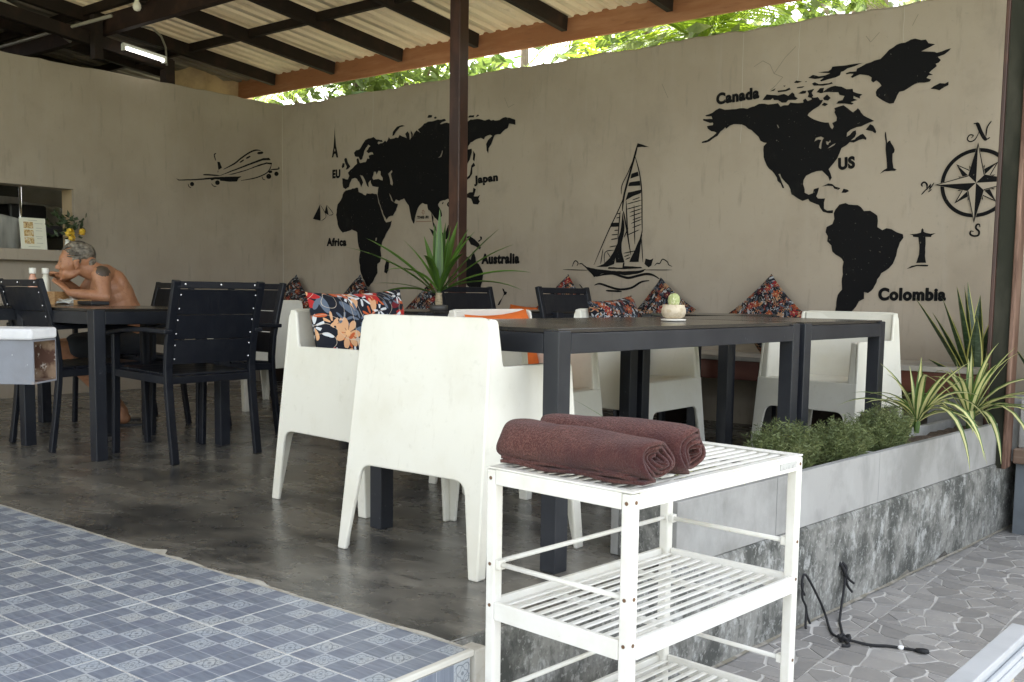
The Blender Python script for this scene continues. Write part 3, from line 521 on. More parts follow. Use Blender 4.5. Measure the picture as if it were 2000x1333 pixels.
for nm, key, lb in (('painted_continent', 'eurasia', 'black painted outline of Europe and Asia'), ('painted_continent', 'africa', 'black painted outline of Africa'),
                    ('painted_continent', 'australia', 'black painted outline of Australia'), ('painted_islands', 'isles', 'scattered black painted islands around Asia and Africa'),
                    ('painted_continent', 'north_america', 'black painted outline of North America'), ('painted_islands', 'arctic', 'black painted arctic and Caribbean islands'),
                    ('painted_continent', 'greenland', 'black painted outline of Greenland'), ('painted_continent', 'south_america', 'black painted outline of South America'),
                    ('painted_statue', 'statue_cross', 'small black painted statue with outstretched arms'), ('painted_statue', 'statue_torch', 'small black painted statue raising a torch'),
                    ('painted_tower', 'tower', 'tiny black painted lattice tower'), ('painted_pyramids', 'pyramids', 'pair of small painted pyramids'),
                    ('painted_sailboat', 'ship', 'black painted sailing boat on waves')):
    paint(nm, key, BACKW, onback, lb, .004 if 'cont' in nm else .0012)
paint('painted_compass_letters', 'letters', BACKW, onback, 'curly painted letters N, W and S around the compass')
# compass rose
cm = MB(); CX_, CZ_, RO = -1.532, 1.510, .194
def cp(r, a, h=.001): return (CX_+r*math.sin(a), 6.1440-h, CZ_+r*math.cos(a))
nn = 72
cm.add([cp(r, 2*math.pi*i/nn) for i in range(nn) for r in (RO, RO-.021)], [(2*i, 2*((i+1) % nn), 2*((i+1) % nn)+1, 2*i+1) for i in range(nn)])
lt = MB()
for ring_, (rad, base, off, cnt) in enumerate(((.107, .052, R(22.5), 8), (.158, .055, R(45), 4), (.226, .062, 0, 4))):
    for i in range(cnt):
        a = off+2*math.pi*i/cnt; da = R(45) if ring_ else R(22.5); h = .002+.0012*ring_
        lt.add([cp(0, 0, h-.0006), cp(base+.002, a-da, h-.0006), cp(rad+.003, a, h-.0006), cp(base+.002, a+da, h-.0006)], [(0, 1, 2, 3)])
        cm.add([cp(.0, 0, h), cp(base, a-da, h), cp(rad, a, h)], [(0, 1, 2)])
        w2 = .003       # thin outline of the pale half
        q0, q1, q2 = cp(base, a+da, h), cp(rad, a, h), cp(.0, a, h)
        cm.add([q0, q1, cp(rad-.016, a, h), cp(base-.005, a+da*.94, h)], [(0, 1, 2, 3)])
lt.build('compass_ground', WALL, BACKW)
tag(cm.build('painted_compass', BLACKPAINT, BACKW), 'black painted compass rose in a ring')

def lettering(txt, x0, z0, x1, z1, cap, parent=None, matl=None, name='painted_lettering', off=.042, put=onback, h=.0012, label=None):
    cu = bpy.data.curves.new(name, 'FONT'); cu.body = txt; cu.fill_mode = 'FRONT'; cu.size = 1; cu.offset = off; cu.space_character = 1.12
    o = bpy.data.objects.new(name, cu); col.objects.link(o)
    dg = bpy.context.evaluated_depsgraph_get(); m_ = bpy.data.meshes.new_from_object(o.evaluated_get(dg))
    v = [tuple(q.co[:2]) for q in m_.vertices]; f = [tuple(q.vertices) for q in m_.polygons]
    bpy.data.objects.remove(o); bpy.data.curves.remove(cu); bpy.data.meshes.remove(m_)
    xa, xb = min(q[0] for q in v), max(q[0] for q in v); L = math.hypot(x1-x0, z1-z0)
    sx = L/(xb-xa); sy = cap/.70; ux, uz = (x1-x0)/L, (z1-z0)/L
    mb = MB(); bo_ = cap*.032
    for k_, (bx, bz) in enumerate(((-bo_, 0), (bo_, 0), (0, bo_*.7), (0, -bo_*.7))):      # brush-thick strokes
        mb.add([put(x0+bx+ux*(q[0]-xa)*sx-uz*q[1]*sy, z0+bz+uz*(q[0]-xa)*sx+ux*q[1]*sy, h+.0002*k_) for q in v], f)
    o = mb.build(name, matl or BLACKPAINT, parent or BACKW); o['label'] = label or ('painted word '+txt); return o
for t, a in dict(Africa=(-7.07, 1.258, -6.808, 1.253, .065), EU=(-6.991, 1.863, -6.888, 1.862, .068), Japan=(-5.298, 1.718, -5.054, 1.728, .057),
                 Australia=(-5.213, 1.082, -4.829, 1.083, .073), Canada=(-3.179, 2.12, -2.876, 2.129, .067), US=(-2.333, 1.637, -2.232, 1.643, .066),
                 Colombia=(-2.052, .84, -1.664, .843, .068), China=(-5.589, 1.546, -5.41, 1.552, .037)).items(): lettering(t, *a)
lettering('THE FI', -5.931, 1.462, -5.80, 1.459, .021, label='tiny painted logo lettering under India')
lg = MB(); lg.add([onback(-5.94, 1.435, .001), onback(-5.765, 1.432, .001), onback(-5.765, 1.436, .001), onback(-5.94, 1.439, .001)], [(0, 1, 2, 3)])
for k in range(7): lg.add([onback(-5.86+.009*math.cos(a), 1.512+.013*math.sin(a), .001) for a in [2*math.pi*(k+d)/7 for d in (0, .5, 1)]]+[onback(-5.86+.02*math.cos(2*math.pi*(k+.5)/7), 1.512+.024*math.sin(2*math.pi*(k+.5)/7), .001)], [(0, 3, 2), (0, 2, 1)])
lg.build('painted_emblem', mat('rust_logo_paint', (.20, .07, .03), .8), BACKW)

# ---------------------------------------------------------------- left wall with the serving hatch
lw = MB(); XL, XK = -7.70, -7.88; HY0, HY1, HZ0, HZ1 = 2.55, 4.085, 1.13, 1.617
lw.bb(XK, XL, -1.5, HY0, -.3, 2.575); lw.bb(XK, XL, HY1, 6.147, -.3, 2.575)
lw.bb(XK, XL, HY0, HY1, -.3, 1.045); lw.bb(XK, XL, HY0, HY1, HZ1, 2.575)
LEFTW = tag(lw.build('side_wall', WALL), 'taupe side wall with a painted aeroplane and a serving hatch', 'wall')
tp = MB(); v = []; rs = random.Random(4)
for i in range(91):
    y = -1.5+7.64*i/90; v += [(XL-.0005, y, 2.57), (XL-.008, y, 2.580+rs.uniform(-.005, .006)), (XK+.004, y, 2.580+rs.uniform(-.005, .006))]
tp.add(v, [(3*i+k, 3*i+1+k, 3*i+4+k, 3*i+3+k) for i in range(90) for k in (0, 1)]); tp.build('wall_coping', WALL, LEFTW, recalc=True)
sl = MB(); sl.bb(XK-.05, XL+.10, HY0-.05, HY1-.02, 1.0455, 1.13); sl.build('hatch_sill', WALL, LEFTW, bevel=.004)
jb = MB(); jb.bb(XK+.002, XL-.03, HY1-.004, HY1-.0005, 1.131, HZ1-.001); jb.build('hatch_jamb', mat('tan_board', (.40, .30, .18), .7), LEFTW)
onleft = lambda a, b, h=0: (XL+.003+h, a, b)
paint('painted_aeroplane', 'plane', LEFTW, onleft, 'black painted airliner taking off', .001)
cj = MB(); cj.bb(XL-.001, XL+.0028, 6.1425, 6.1468, .0, 2.56); cj.build('corner_seam', mat('pale_seam', (.42, .385, .32), .9), LEFTW)
# ---------------------------------------------------------------- canopy roof
ROOF = empty('canopy_roof', (-5, 4, 2.8), label='corrugated canopy roof on dark steel rafters over the dining floor', cat='roof')
OFF = Vector((5, -4, -2.8))
def rz(y): return 2.815+.1*(6.22-y)
def sh(mb):           # shift mesh into the roof's local frame
    mb.v = [(a+5, b-4, c-2.8) for a, b, c in mb.v]; return mb
RY0 = -2.6  # unseen front of the roof, lengthened to cut light from that side
OLDSHEET = mat('dark_roof_sheet', (.12, .10, .075), .6, layers=[dict(scale=3, stretch=(4, .35, 1), col=(.30, .26, .19), lo=.52, hi=.68)])  # darker, opaque sheets at the kitchen end
sheet_w = .76; k = 0; xs = -10.6
while xs < -1.4:
    mb = MB(); prof = []; x = xs
    for r_ in range(6):
        prof += [(x, 0), (x+.050, 0), (x+.070, .030), (x+.098, .030), (x+.118, 0)]; x += .76/6
    prof += [(x, 0), (x+.03, 0)]
    n = len(prof); v = []
    ys = [RY0-.1, 3.5, 5, 6.36]
    for y in ys: v += [(a, y, rz(y)+.112+b+.002*(k % 2)) for a, b in prof]
    mb.add(v, [(j*n+i, j*n+i+1, (j+1)*n+i+1, (j+1)*n+i) for j in range(len(ys)-1) for i in range(n-1)])
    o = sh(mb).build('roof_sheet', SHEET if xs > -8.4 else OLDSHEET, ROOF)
    so = o.modifiers.new('thick', 'SOLIDIFY'); so.thickness = .0015; so.offset = 1
    xs += sheet_w; k += 1
for x in (-9.7, -8.84, -7.967, -7.113, -6.248, -5.392, -4.518, -3.619, -2.75, -1.88, -1.12):
    mb = MB(); a = (x, 6.262, rz(6.262)+.055); b = (x, RY0, rz(RY0)+.055)
    mb.bar(a, b, .05, .11); sh(mb).build('rafter', STEELDK, ROOF, bevel=.003)
for y in (5.33, 4.35, 3.3):
    mb = MB(); mb.bar((-10.5, y, rz(y)+.075), (-1.05, y, rz(y)+.075), .04, .07); sh(mb).build('purlin', STEELDK, ROOF)
mb = MB(); mb.bb(-9.4, -.9, 6.30, 6.325, 2.75, 2.935); sh(mb).build('fascia_board', FASCIA, ROOF, bevel=.003)
mb = MB(); mb.bar((-10.4, 4.4, 2.945), (-1.2, 4.4, 2.945), .06, .15); sh(mb).build('main_beam', mat('brown_beam_paint', (.022, .012, .009), .75, spec=.2, layers=[dict(scale=6, col=(.045, .023, .015), lo=.5, hi=.7)]), ROOF, bevel=.004)
mb = MB(); mb.bar((-7.79, 5.03, 2.752), (-7.79, 2.4, 3.03), .07, .10); mb.bb(-7.835, -7.745, 4.95, 5.04, 2.57, 2.79); sh(mb).build('wall_beam', STEELDK, ROOF, bevel=.004)
mb = MB(); mb.bar((-8.6, 4.9, 2.64), (-8.6, 3.0, 2.82), .06, .10); mb.bar((-8.3, 5.05, 2.60), (-9.9, 5.05, 2.60), .05, .09); sh(mb).build('kitchen_beam', STEELDK, ROOF)
mb = MB(); mb.bb(-7.73, -7.66, 4.27, 4.34, 2.66, 3.0); sh(mb).build('hanger_post', STEELDK, ROOF)

# tan tarpaulin hanging beyond the side wall
mb = MB(); v = []
for j in range(9):
    for i in range(17):
        y = 5.45+1.05*i/16; z = 2.35+.62*j/8; v.append((-8.62+.03*math.sin(i*.9+j*.3)+.02*math.sin(i*2.1), y, z-.05*math.sin(i*.7)*j/8))
mb.add(v, [(j*17+i, j*17+i+1, j*17+18+i, j*17+17+i) for j in range(8) for i in range(16)])
tag(mb.build('tarpaulin', mat('tan_tarp', (.48, .34, .20), .7, trans=.35, layers=[dict(scale=6, col=(.36, .25, .15), lo=.45, hi=.65)]), None, smooth=True), 'tan tarpaulin hanging under the roof beyond the side wall', 'tarpaulin')
# steel posts
def post(x, y, wd, z0, label):
    o = empty('steel_post', (x, y, z0), label=label, cat='post')
    mb = MB(); h = 3.3-z0
    mb.bb(-wd/2, wd/2, -wd/2, wd/2, 0, rz(y)+.06-z0); mb.build('shaft', POSTM, o, bevel=.006)
    mb = MB(); mb.bb(-wd*.75, wd*.75, -wd*.75, wd*.75, 0, .012); mb.build('base_plate', STEELDK, o)
    return o
post(-4.632, 5.20, .092, 0, 'dark red square steel post standing before the Asia map')
p2 = empty('steel_post', (-1.232, 5.63, -.02), label='green and brown channel steel post beside the compass', cat='post')
mb = MB(); mb.bb(-.040, .040, -.045, .045, 0, 3.0); mb.build('web', mat('olive_primer', (.026, .027, .019), .8, spec=.2, layers=[dict(scale=8, stretch=(1, 1, .3), col=(.05, .048, .036), lo=.5, hi=.7)]), p2)
CH = mat('channel_brown', (.095, .050, .034), .6, spec=.3, layers=[dict(scale=10, stretch=(1, 1, .2), col=(.24, .15, .11), lo=.5, hi=.7)])
for sx in (-1, 1):
    mb = MB(); mb.bb(sx*.040, sx*.060, -.062, .062, 0, 3.0); mb.build('flange', CH if sx > 0 else POSTM, p2, bevel=.004)

# fluorescent lamp on the wall beam (lit), pendant bulb (unlit), conduits
LAMPW = mat('lamp_white', (.7, .7, .66), .4)
fl_ = empty('tube_lamp', (-7.60, 4.66, 2.75), label='lit white fluorescent tube lamp under the roof near the corner', cat='lamp')
mb = MB(); mb.bar((0, -.19, .045), (0, .19, .007), .035, .030); mb.build('lamp_body', LAMPW, fl_, bevel=.004)
mb = MB(); mb.tube([(.012, -.17, .018), (.012, .17, -.016)], .013, 10); mb.build('tube', mat('lit_tube', (.9, .9, .9), .3, emit=((1, .97, .92), 1.2)), fl_, smooth=True)
mb = MB(); mb.bb(-.02, .02, .17, .195, -.035, .02); mb.bb(-.02, .02, -.19, -.17, 0, .05); mb.build('lamp_holder', LAMPW, fl_)
bu = empty('light_bulb', (-7.03, 4.26, 2.97), label='unlit white light bulb hanging beside the main roof beam', cat='bulb')
mb = MB(); mb.lathe([(.004, -.055), (.022, -.048), (.031, -.028), (.03, -.008), (.018, .014), (.015, .03)], n=16); mb.build('globe', mat('frosted_bulb', (.75, .72, .62), .25), bu, smooth=True)
mb = MB(); mb.lathe([(.018, .03), (.02, .05), (.014, .07)], n=12); mb.tube([(0, 0, .07), (.01, .03, .12)], .004, 6); mb.build('socket', LAMPW, bu)
PIPE = mat('grey_conduit', (.22, .20, .16), .45)
cn = empty('conduit_pipe', (-7.5, 4.5, 2.8), label='thin grey electrical conduit running under the roof beams', cat='pipe')
mb = MB()
mb.tube([(-1.6, -.42, .07), (-.45, -.38, .08), (.25, -.32, .10)], .014, 8)
mb.build('straight_pipe', PIPE, cn, smooth=True)
mb = MB(); mb.tube([(.05, .05, .13), (.0, .18, .15), (-.10, .32, .13), (-.16, .40, .06), (-.18, .42, -.08)], .009, 8); mb.build('bent_pipe', PIPE, cn, smooth=True)
mb = MB(); mb.tube([(.2, -2.2, .38), (-.45, -.40, .085), (-.50, -.25, .03)], .016, 8); mb.build('long_pipe', mat('pale_conduit', (.36, .34, .27), .45), cn, smooth=True)
mb = MB(); mb.box((-.45, -.39, .085), (.06, .06, .05)); mb.build('junction_box', LAMPW, cn, bevel=.006)

# ---------------------------------------------------------------- kitchen behind the hatch
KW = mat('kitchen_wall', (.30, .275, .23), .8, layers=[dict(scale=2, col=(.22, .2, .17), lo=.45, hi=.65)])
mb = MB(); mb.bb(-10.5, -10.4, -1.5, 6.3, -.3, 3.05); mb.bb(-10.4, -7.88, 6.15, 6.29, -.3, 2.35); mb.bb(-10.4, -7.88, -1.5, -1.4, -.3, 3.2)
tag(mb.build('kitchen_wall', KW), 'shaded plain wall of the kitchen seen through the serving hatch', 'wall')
STEEL = mat('stainless', (.50, .50, .48), .3, metal=.9, layers=[dict(scale=6, col=(.35, .35, .34), lo=.45, hi=.65)])
DARK = mat('black_plastic', (.012, .012, .014), .45)
hd = empty('extractor_hood', (-9.0, 3.55, 1.60), label='dark extractor hood at the top of the kitchen hatch', cat='hood')
mb = MB(); mb.prism([(-.55, 0), (.35, 0), (.2, .5), (-.45, .5)], lambda a, b: (a, -.9, b), lambda a, b: (a, .58, b)); mb.build('canopy', mat('dull_hood', (.05, .05, .045), .5, metal=.5), hd, recalc=True)
mb = MB(); mb.bb(.33, .36, -.9, .58, -.06, 0); mb.build('lip', STEEL, hd)
pl_ = empty('hatch_pole', (-7.93, 3.772, 1.13), label='thin shiny metal pole standing in the serving hatch', cat='pole')
mb = MB(); mb.tube([(0, 0, -.05), (0, 0, .5)], .011, 10); mb.build('rod', mat('chrome', (.75, .74, .70), .15, metal=1), pl_, smooth=True)
mb = MB(); mb.lathe([(.03, -.0), (.03, .008), (.014, .014)], n=14); mb.build('foot_plate', STEEL, pl_)
ks = empty('kitchen_shelf', (-8.9, 3.9, 1.1), label='dark shelf behind the kitchen hatch', cat='shelf')
mb = MB(); mb.bb(-.4, .4, -.38, .72, .19, .27); mb.build('board', mat('dark_shelf', (.045, .04, .05), .5), ks)
for sy in (-.35, .68): MB().bb(-.35, .35, sy-.02, sy+.02, -.9, .19).build('support', STEEL, ks)
mb = MB(); mb.bb(-.17, .17, -.16, .16, 0, .17); o = mb.build('black_appliance', DARK, None, (-8.75, 4.15, 1.372), bevel=.02); tag(o, 'black box shaped appliance on the kitchen shelf', 'appliance')
WHITEC = mat('pale_cloth', (.52, .52, .47), .9, layers=[dict(scale=5, stretch=(1, 3, .6), col=(.36, .36, .33), lo=.42, hi=.65)], trans=.15)
def drape(name, x, y0, y1, z0, z1, label, seed, topf):
    mb = MB(); rs = random.Random(seed); nu, nv = 24, 14; v = []
    for j in range(nv+1):
        for i in range(nu+1):
            u, t = i/nu, j/nv; y = y0+(y1-y0)*u; zt = z1+topf(u)
            v.append((x+.03*math.sin(u*15+seed)+.02*math.sin(u*31)+.05*t, y, z0+(zt-z0)*t))
    mb.add(v, [(j*(nu+1)+i, j*(nu+1)+i+1, (j+1)*(nu+1)+i+1, (j+1)*(nu+1)+i) for j in range(nv) for i in range(nu)])
    o = mb.build(name, WHITEC, None, smooth=True); so = o.modifiers.new('t', 'SOLIDIFY'); so.thickness = .006
    return tag(o, label, 'cloth')
drape('hanging_cloth', -8.25, 3.2, 3.98, .95, 1.30, 'grey white cloth bundle hanging behind the menu card', 3, lambda u: .12*math.sin(u*2.4+.2))
drape('hanging_cloth', -9.6, 4.2, 5.0, 1.2, 1.58, 'pale cloth hanging at the back of the kitchen', 8, lambda u: .06*math.sin(u*3.0))
ut = empty('hanging_ladle', (-8.15, 3.60, 1.46), label='shiny ladle hanging in the kitchen hatch', cat='ladle')
mb = MB(); mb.tube([(0, 0, .12), (0, 0, -.08)], .008, 8); mb.build('handle', mat('chrome2', (.8, .8, .76), .2, metal=1), ut)
mb = MB(); mb.ell((0, 0, -.1), (.028, .028, .022)); mb.build('bowl', STEEL, ut, smooth=True)
# menu card and flower vase on the sill
mc_ = empty('menu_card', (-7.70, 3.755, 1.13), label='white menu card with three food pictures on the hatch sill', cat='menu')
CARD = mat('card_white', (.72, .72, .60), .5)
rotc = Matrix.Rotation(R(-6), 3, 'Y')
mb = MB(); mb.box((0, 0, .122), (.006, .2, .24), rotc); mb.build('card', CARD, mc_)
FOOD = mat('food_print', (.45, .30, .10), .5, layers=[dict(scale=60, col=(.65, .52, .30), lo=.45, hi=.55), dict(scale=95, col=(.22, .08, .03), lo=.56, hi=.62), dict(scale=45, col=(.75, .72, .6), lo=.58, hi=.64)])
for zc in (.185, .125, .068): MB().box((.004+(zc-.122)*-.105, -.035, zc), (.003, .072, .05), rotc).build('food_picture', FOOD, mc_)
TXT = mat('grey_print', (.38, .38, .33), .6)
for i, (zc, wd) in enumerate(((.2, .06), (.165, .045), (.145, .05), (.10, .055), (.085, .04), (.05, .05), (.022, .09), (.222, .07))):
    MB().box((.004+(zc-.122)*-.105, .045 if i < 6 else 0, zc), (.002, wd, .003), rotc).build('text_line', TXT, mc_)
fv = empty('flower_vase', (-7.66, 4.005, 1.13), label='small white vase of yellow flowers on the hatch sill', cat='vase')
mb = MB(); mb.lathe([(.018, 0), (.024, .03), (.018, .075), (.022, .09)], n=16); mb.build('vase', mat('white_vase', (.68, .68, .62), .4), fv, smooth=True)
LEAFD = mat('dark_leaf', (.030, .055, .014), .6, rand=.3); YEL = mat('yellow_petal', (.75, .48, .03), .6, layers=[dict(scale=60, col=(.85, .62, .12), lo=.45, hi=.6)])
mb = MB(); rs = random.Random(2)
for i in range(70):
    a = rs.uniform(0, 6.28); t = rs.uniform(.05, .15); z = .1+rs.uniform(.0, .17); c0 = Vector((math.cos(a)*t*.8, math.sin(a)*t, z)); d = Vector((rs.uniform(-1, 1), rs.uniform(-1, 1), rs.uniform(-.3, 1))).normalized(); s = d.cross(Vector((rs.uniform(-1, 1), rs.uniform(-1, 1), .2))).normalized()
    mb.add([c0, c0+d*.03+s*.013, c0+d*.065, c0+d*.03-s*.013], [(0, 1, 2, 3)])
mb.build('foliage', LEAFD, fv)
for c0, r_ in (((.07, -.015, .135), .042), ((.06, .085, .150), .032), ((.08, -.005, .098), .030)):
    mb = MB()
    for k in range(26):
        d = Vector((rs.uniform(-1, 1), rs.uniform(-1, 1), rs.uniform(-1, 1))).normalized(); s = d.cross(Vector((0, .3, 1))).normalized(); t = d.cross(s); c1 = Vector(c0)+d*r_*.6
        mb.add([c1-s*r_*.5, c1+d*r_*.3-t*r_*.4, c1+s*r_*.5+d*r_*.2, c1+t*r_*.5], [(0, 1, 2, 3)])
    mb.build('flower', YEL, fv)
# ---------------------------------------------------------------- white moulded armchair
PLAST = mat('cream_plastic', (.69, .672, .595), .36, spec=.4, layers=[
    dict(scale=4, col=(.64, .615, .525), lo=.45, hi=.68, detail=5), dict(scale=26, col=(.50, .48, .40), lo=.62, hi=.74, fac=.3), dict(scale=7, stretch=(3, 3, .6), col=(.46, .43, .34), lo=.58, hi=.74, fac=.4, detail=9, nr=.75)], bump=(120, .04, .001), space='object')
HB, SEAT, ARM = .775, .415, .628
def yb(z): return -.278+.085*z/HB        # outer back plane
def yf(z): return .278-.055*z/ARM        # outer front plane
def xs_(z): return .305-.030*z/HB        # outer side plane
def white_chair(label):
    t = empty('white_armchair', (0, 0, 0), label=label, cat='armchair', group='white plastic armchairs')
    th = .016
    def panel(poly, plane): # plane(z) -> y (outer), inward offset sign
        return poly
    # back panel with two legs
    L = rpoly([(-.305, 0, 0), (-.268, 0, 0), (-.222, .285, .05), (.222, .285, .05), (.268, 0, 0), (.305, 0, 0), (.276, HB, .045), (-.276, HB, .045)])
    mb = MB(); mb.prism(L, lambda x, z: (x, yb(z), z), lambda x, z: (x, yb(z)+th, z)); mb.build('back_panel', PLAST, t, bevel=.005)
    # front panel with two legs
    L = rpoly([(-.303, 0, 0), (-.268, 0, 0), (-.222, .27, .05), (.222, .27, .05), (.268, 0, 0), (.303, 0, 0), (.288, SEAT+.005, 0), (-.288, SEAT+.005, 0)])
    mb = MB(); mb.prism(L, lambda x, z: (x, yf(z)-th, z), lambda x, z: (x, yf(z), z)); mb.build('front_panel', PLAST, t, bevel=.005)
    for s in (-1, 1):
        pr = [(yb(0)+.002, 0, 0), (yb(0)+.042, 0, 0), (-.205, .285, .05), (.205, .275, .05), (yf(0)-.042, 0, 0), (yf(0)-.002, 0, 0), (yf(ARM)-.002, ARM, .02), (-.135, ARM, .012), (-.155, HB-.005, .02), (yb(HB)+.004, HB-.004, .0)]
        L = rpoly(pr)
        mb = MB(); mb.prism(L, lambda y, z: (s*(xs_(z)-.001), y, z), lambda y, z: (s*(xs_(z)-th), y, z)); mb.build('side_panel', PLAST, t, bevel=.005, recalc=True)
        # inner arm block gives the arm its thickness
        mb = MB(); zz = (SEAT-.03, ARM-.002)
        v = []
        for z in zz:
            for y in (-.15, yf(z)-.004): v += [(s*(xs_(z)-th+.002), y, z), (s*(xs_(z)-.058+.012*(1 if z > .5 else 0)), y, z)]
        mb.add(v, [(0, 1, 3, 2), (4, 6, 7, 5), (0, 4, 5, 1), (2, 3, 7, 6), (0, 2, 6, 4), (1, 5, 7, 3)]); mb.build('arm_rest', PLAST, t, bevel=.008, recalc=True)
    # seat, dished and dropping at the front lip
    mb = MB(); v = []; nu, nv = 8, 10
    for j in range(nv+1):
        y = -.165+(yf(SEAT)-.002+.165)*j/nv
        for i in range(nu+1):
            x = -.25+.5*i/nu; u = j/nv
            v.append((x, y, SEAT+.012-.03*math.sin(math.pi*min(1, u*1.05))*(1-(x/.3)**2)-(.012 if j == nv else 0)))
    mb.add(v, [(j*(nu+1)+i, j*(nu+1)+i+1, (j+1)*(nu+1)+i+1, (j+1)*(nu+1)+i) for j in range(nv) for i in range(nu)])
    o = mb.build('seat', PLAST, t, smooth=True); so = o.modifiers.new('t', 'SOLIDIFY'); so.thickness = .02; so.offset = -1
    # inner backrest, leaning
    mb = MB(); v = []; nv = 10
    for j in range(nv+1):
        z = SEAT+(HB-.012-SEAT)*j/nv
        for i in range(nu+1):
            x = -.252+.504*i/nu; v.append((x, -.150-.018*j/nv-.018*(1-(x/.26)**2)+.030*(1-j/nv)**3, z))
    mb.add(v, [(j*(nu+1)+i, (j+1)*(nu+1)+i, (j+1)*(nu+1)+i+1, j*(nu+1)+i+1) for j in range(nv) for i in range(nu)])
    n0 = (nu+1)*nv
    for i in range(nu): # close the top towards the back panel
        a, b = v[n0+i], v[n0+i+1]; mb.add([a, b, (b[0]*1.07, yb(HB)+.014, HB-.003), (a[0]*1.07, yb(HB)+.014, HB-.003)], [(0, 1, 2, 3)])
    mb.build('backrest', PLAST, t, smooth=False)
    return t
wc = white_chair('cream armchair seen from behind at the near end of the long table')
chairs = [(-2.165, 2.465, 0, None), (-2.99, 2.845, -90, 'cream armchair in profile with a big floral cushion'),
          (-2.745, 3.515, -90, 'cream armchair with the orange cushion across the long table'),
          (-2.745, 4.475, -90, 'cream armchair with a floral cushion behind the cactus pot'),
          (-1.99, 5.235, 171.4, 'cream armchair at the far end of the table beside the planter'),
          (-6.02, 4.55, 90, 'cream armchair far back, half hidden behind the black chairs')]
WCH = []
for i, (x, y, a, lb) in enumerate(chairs):
    o = wc if i == 0 else copy_tree(wc)
    o.location = (x, y, 0); o.rotation_euler = (0, 0, R(a))
    if lb: o['label'] = lb
    WCH.append(o)

# ---------------------------------------------------------------- black slatted armchair
BLK = mat('charcoal_powder_coat', (.0060, .0072, .0115), .45, spec=.3, layers=[dict(scale=14, col=(.010, .0115, .0155), lo=.45, hi=.7)], rvar=(30, .32, .5), space='object')
BOLT = mat('bright_bolt', (.8, .8, .8), .25, metal=.6)
def black_chair(label):
    t = empty('black_armchair', (0, 0, 0), label=label, cat='chair', group='black slatted armchairs')
    prof = [(-.262, 0), (-.238, .18), (-.218, .36), (-.214, .46), (-.226, .58), (-.258, .72), (-.302, .888)]
    def py(z):
        for (a, za), (b, zb) in zip(prof, prof[1:]):
            if za <= z <= zb: return a+(b-a)*(z-za)/(zb-za)
        return prof[-1][0]
    for s in (-1, 1):
        mb = MB(); mb.sweep([(s*.243, a, z) for a, z in prof], .026, .040, (1, 0, 0)); mb.build('back_leg', BLK, t, bevel=.004)
        mb = MB(); mb.sweep([(s*.248, .262, 0), (s*.246, .250, .3), (s*.246, .245, .625)], .026, .036, (1, 0, 0)); mb.build('front_leg', BLK, t, bevel=.004)
        mb = MB(); mb.sweep([(s*.262, py(.635)-.02, .642), (s*.268, -.08, .648), (s*.268, .12, .640), (s*.262, .285, .618)], .046, .022, (0, 0, 1)); mb.build('arm_rest', BLK, t, bevel=.005)
        mb = MB(); mb.bar((s*.243, -.215, .405), (s*.246, .25, .420), .024, .04); mb.build('seat_rail', BLK, t, bevel=.003)
    for y, z in ((-.212, .404), (.246, .418)):
        mb = MB(); mb.bar((-.235, y, z), (.235, y, z), .026, .036); mb.build('cross_rail', BLK, t, bevel=.003)
    for i in range(5):
        y = -.17+.092*i; mb = MB(); mb.bar((-.232, y, .431+.003*i), (.232, y, .431+.003*i), .084, .012, (0, -.04, 1)); mb.build('seat_slat', BLK, t, bevel=.003)
    for k, (za, zb) in enumerate(((.484, .600), (.606, .722), (.728, .844))):
        ya, yb_ = py(za), py(zb); mb = MB()
        L = []
        for z, y in ((za, ya), (zb, yb_)):
            for i in range(9):
                x = -.230+.46*i/8; L.append((x, y+.004-.016*(1-(x/.23)**2), z))
        n = 9; f = [(i, i+1, n+i+1, n+i) for i in range(n-1)]
        mb.add(L, f); o = mb.build('back_slat', BLK, t); so = o.modifiers.new('t', 'SOLIDIFY'); so.thickness = .012; so.offset = 0
        for s in (-1, 1):
            for z in (za+.025, zb-.025):
                MB().ell((s*.215, py(z)-.010, z), (.0042, .003, .0042), None, 8, 6).build('bolt', BOLT, t)
    mb = MB(); mb.bar((-.243, py(.867), .867), (.243, py(.867), .867), .024, .034); mb.build('top_rail', BLK, t, bevel=.004)
    for x in (-.2, 0, .2): MB().ell((x, py(.867)-.0135, .870), (.0048, .003, .0048), None, 8, 6).build('bolt', BOLT, t)
    return t
bc = black_chair('black slatted armchair seen from behind at the side of the left table')
FT = 153.3
for i, (x, y, a, lb) in enumerate([(-4.50, 2.965, 90, None), (-5.225, 2.775, -3, 'black slatted armchair at the left edge behind the rusty steel tube'),
        (-4.945, 3.45, 180, 'black slatted armchair mostly hidden behind the nearest black armchair'), (-5.76, 3.40, 172, 'black slatted armchair the shirtless person sits on'),
        (-4.02, 4.93, -90, 'black slatted armchair far back between the potted plant and post'), (-3.20, 4.88, -90, 'black slatted armchair far back behind the floral cushion under the sailing boat')]):
    o = bc if i == 0 else copy_tree(bc)
    o.location = (x, y, 0); o.rotation_euler = (0, 0, R(a))
    if lb: o['label'] = lb

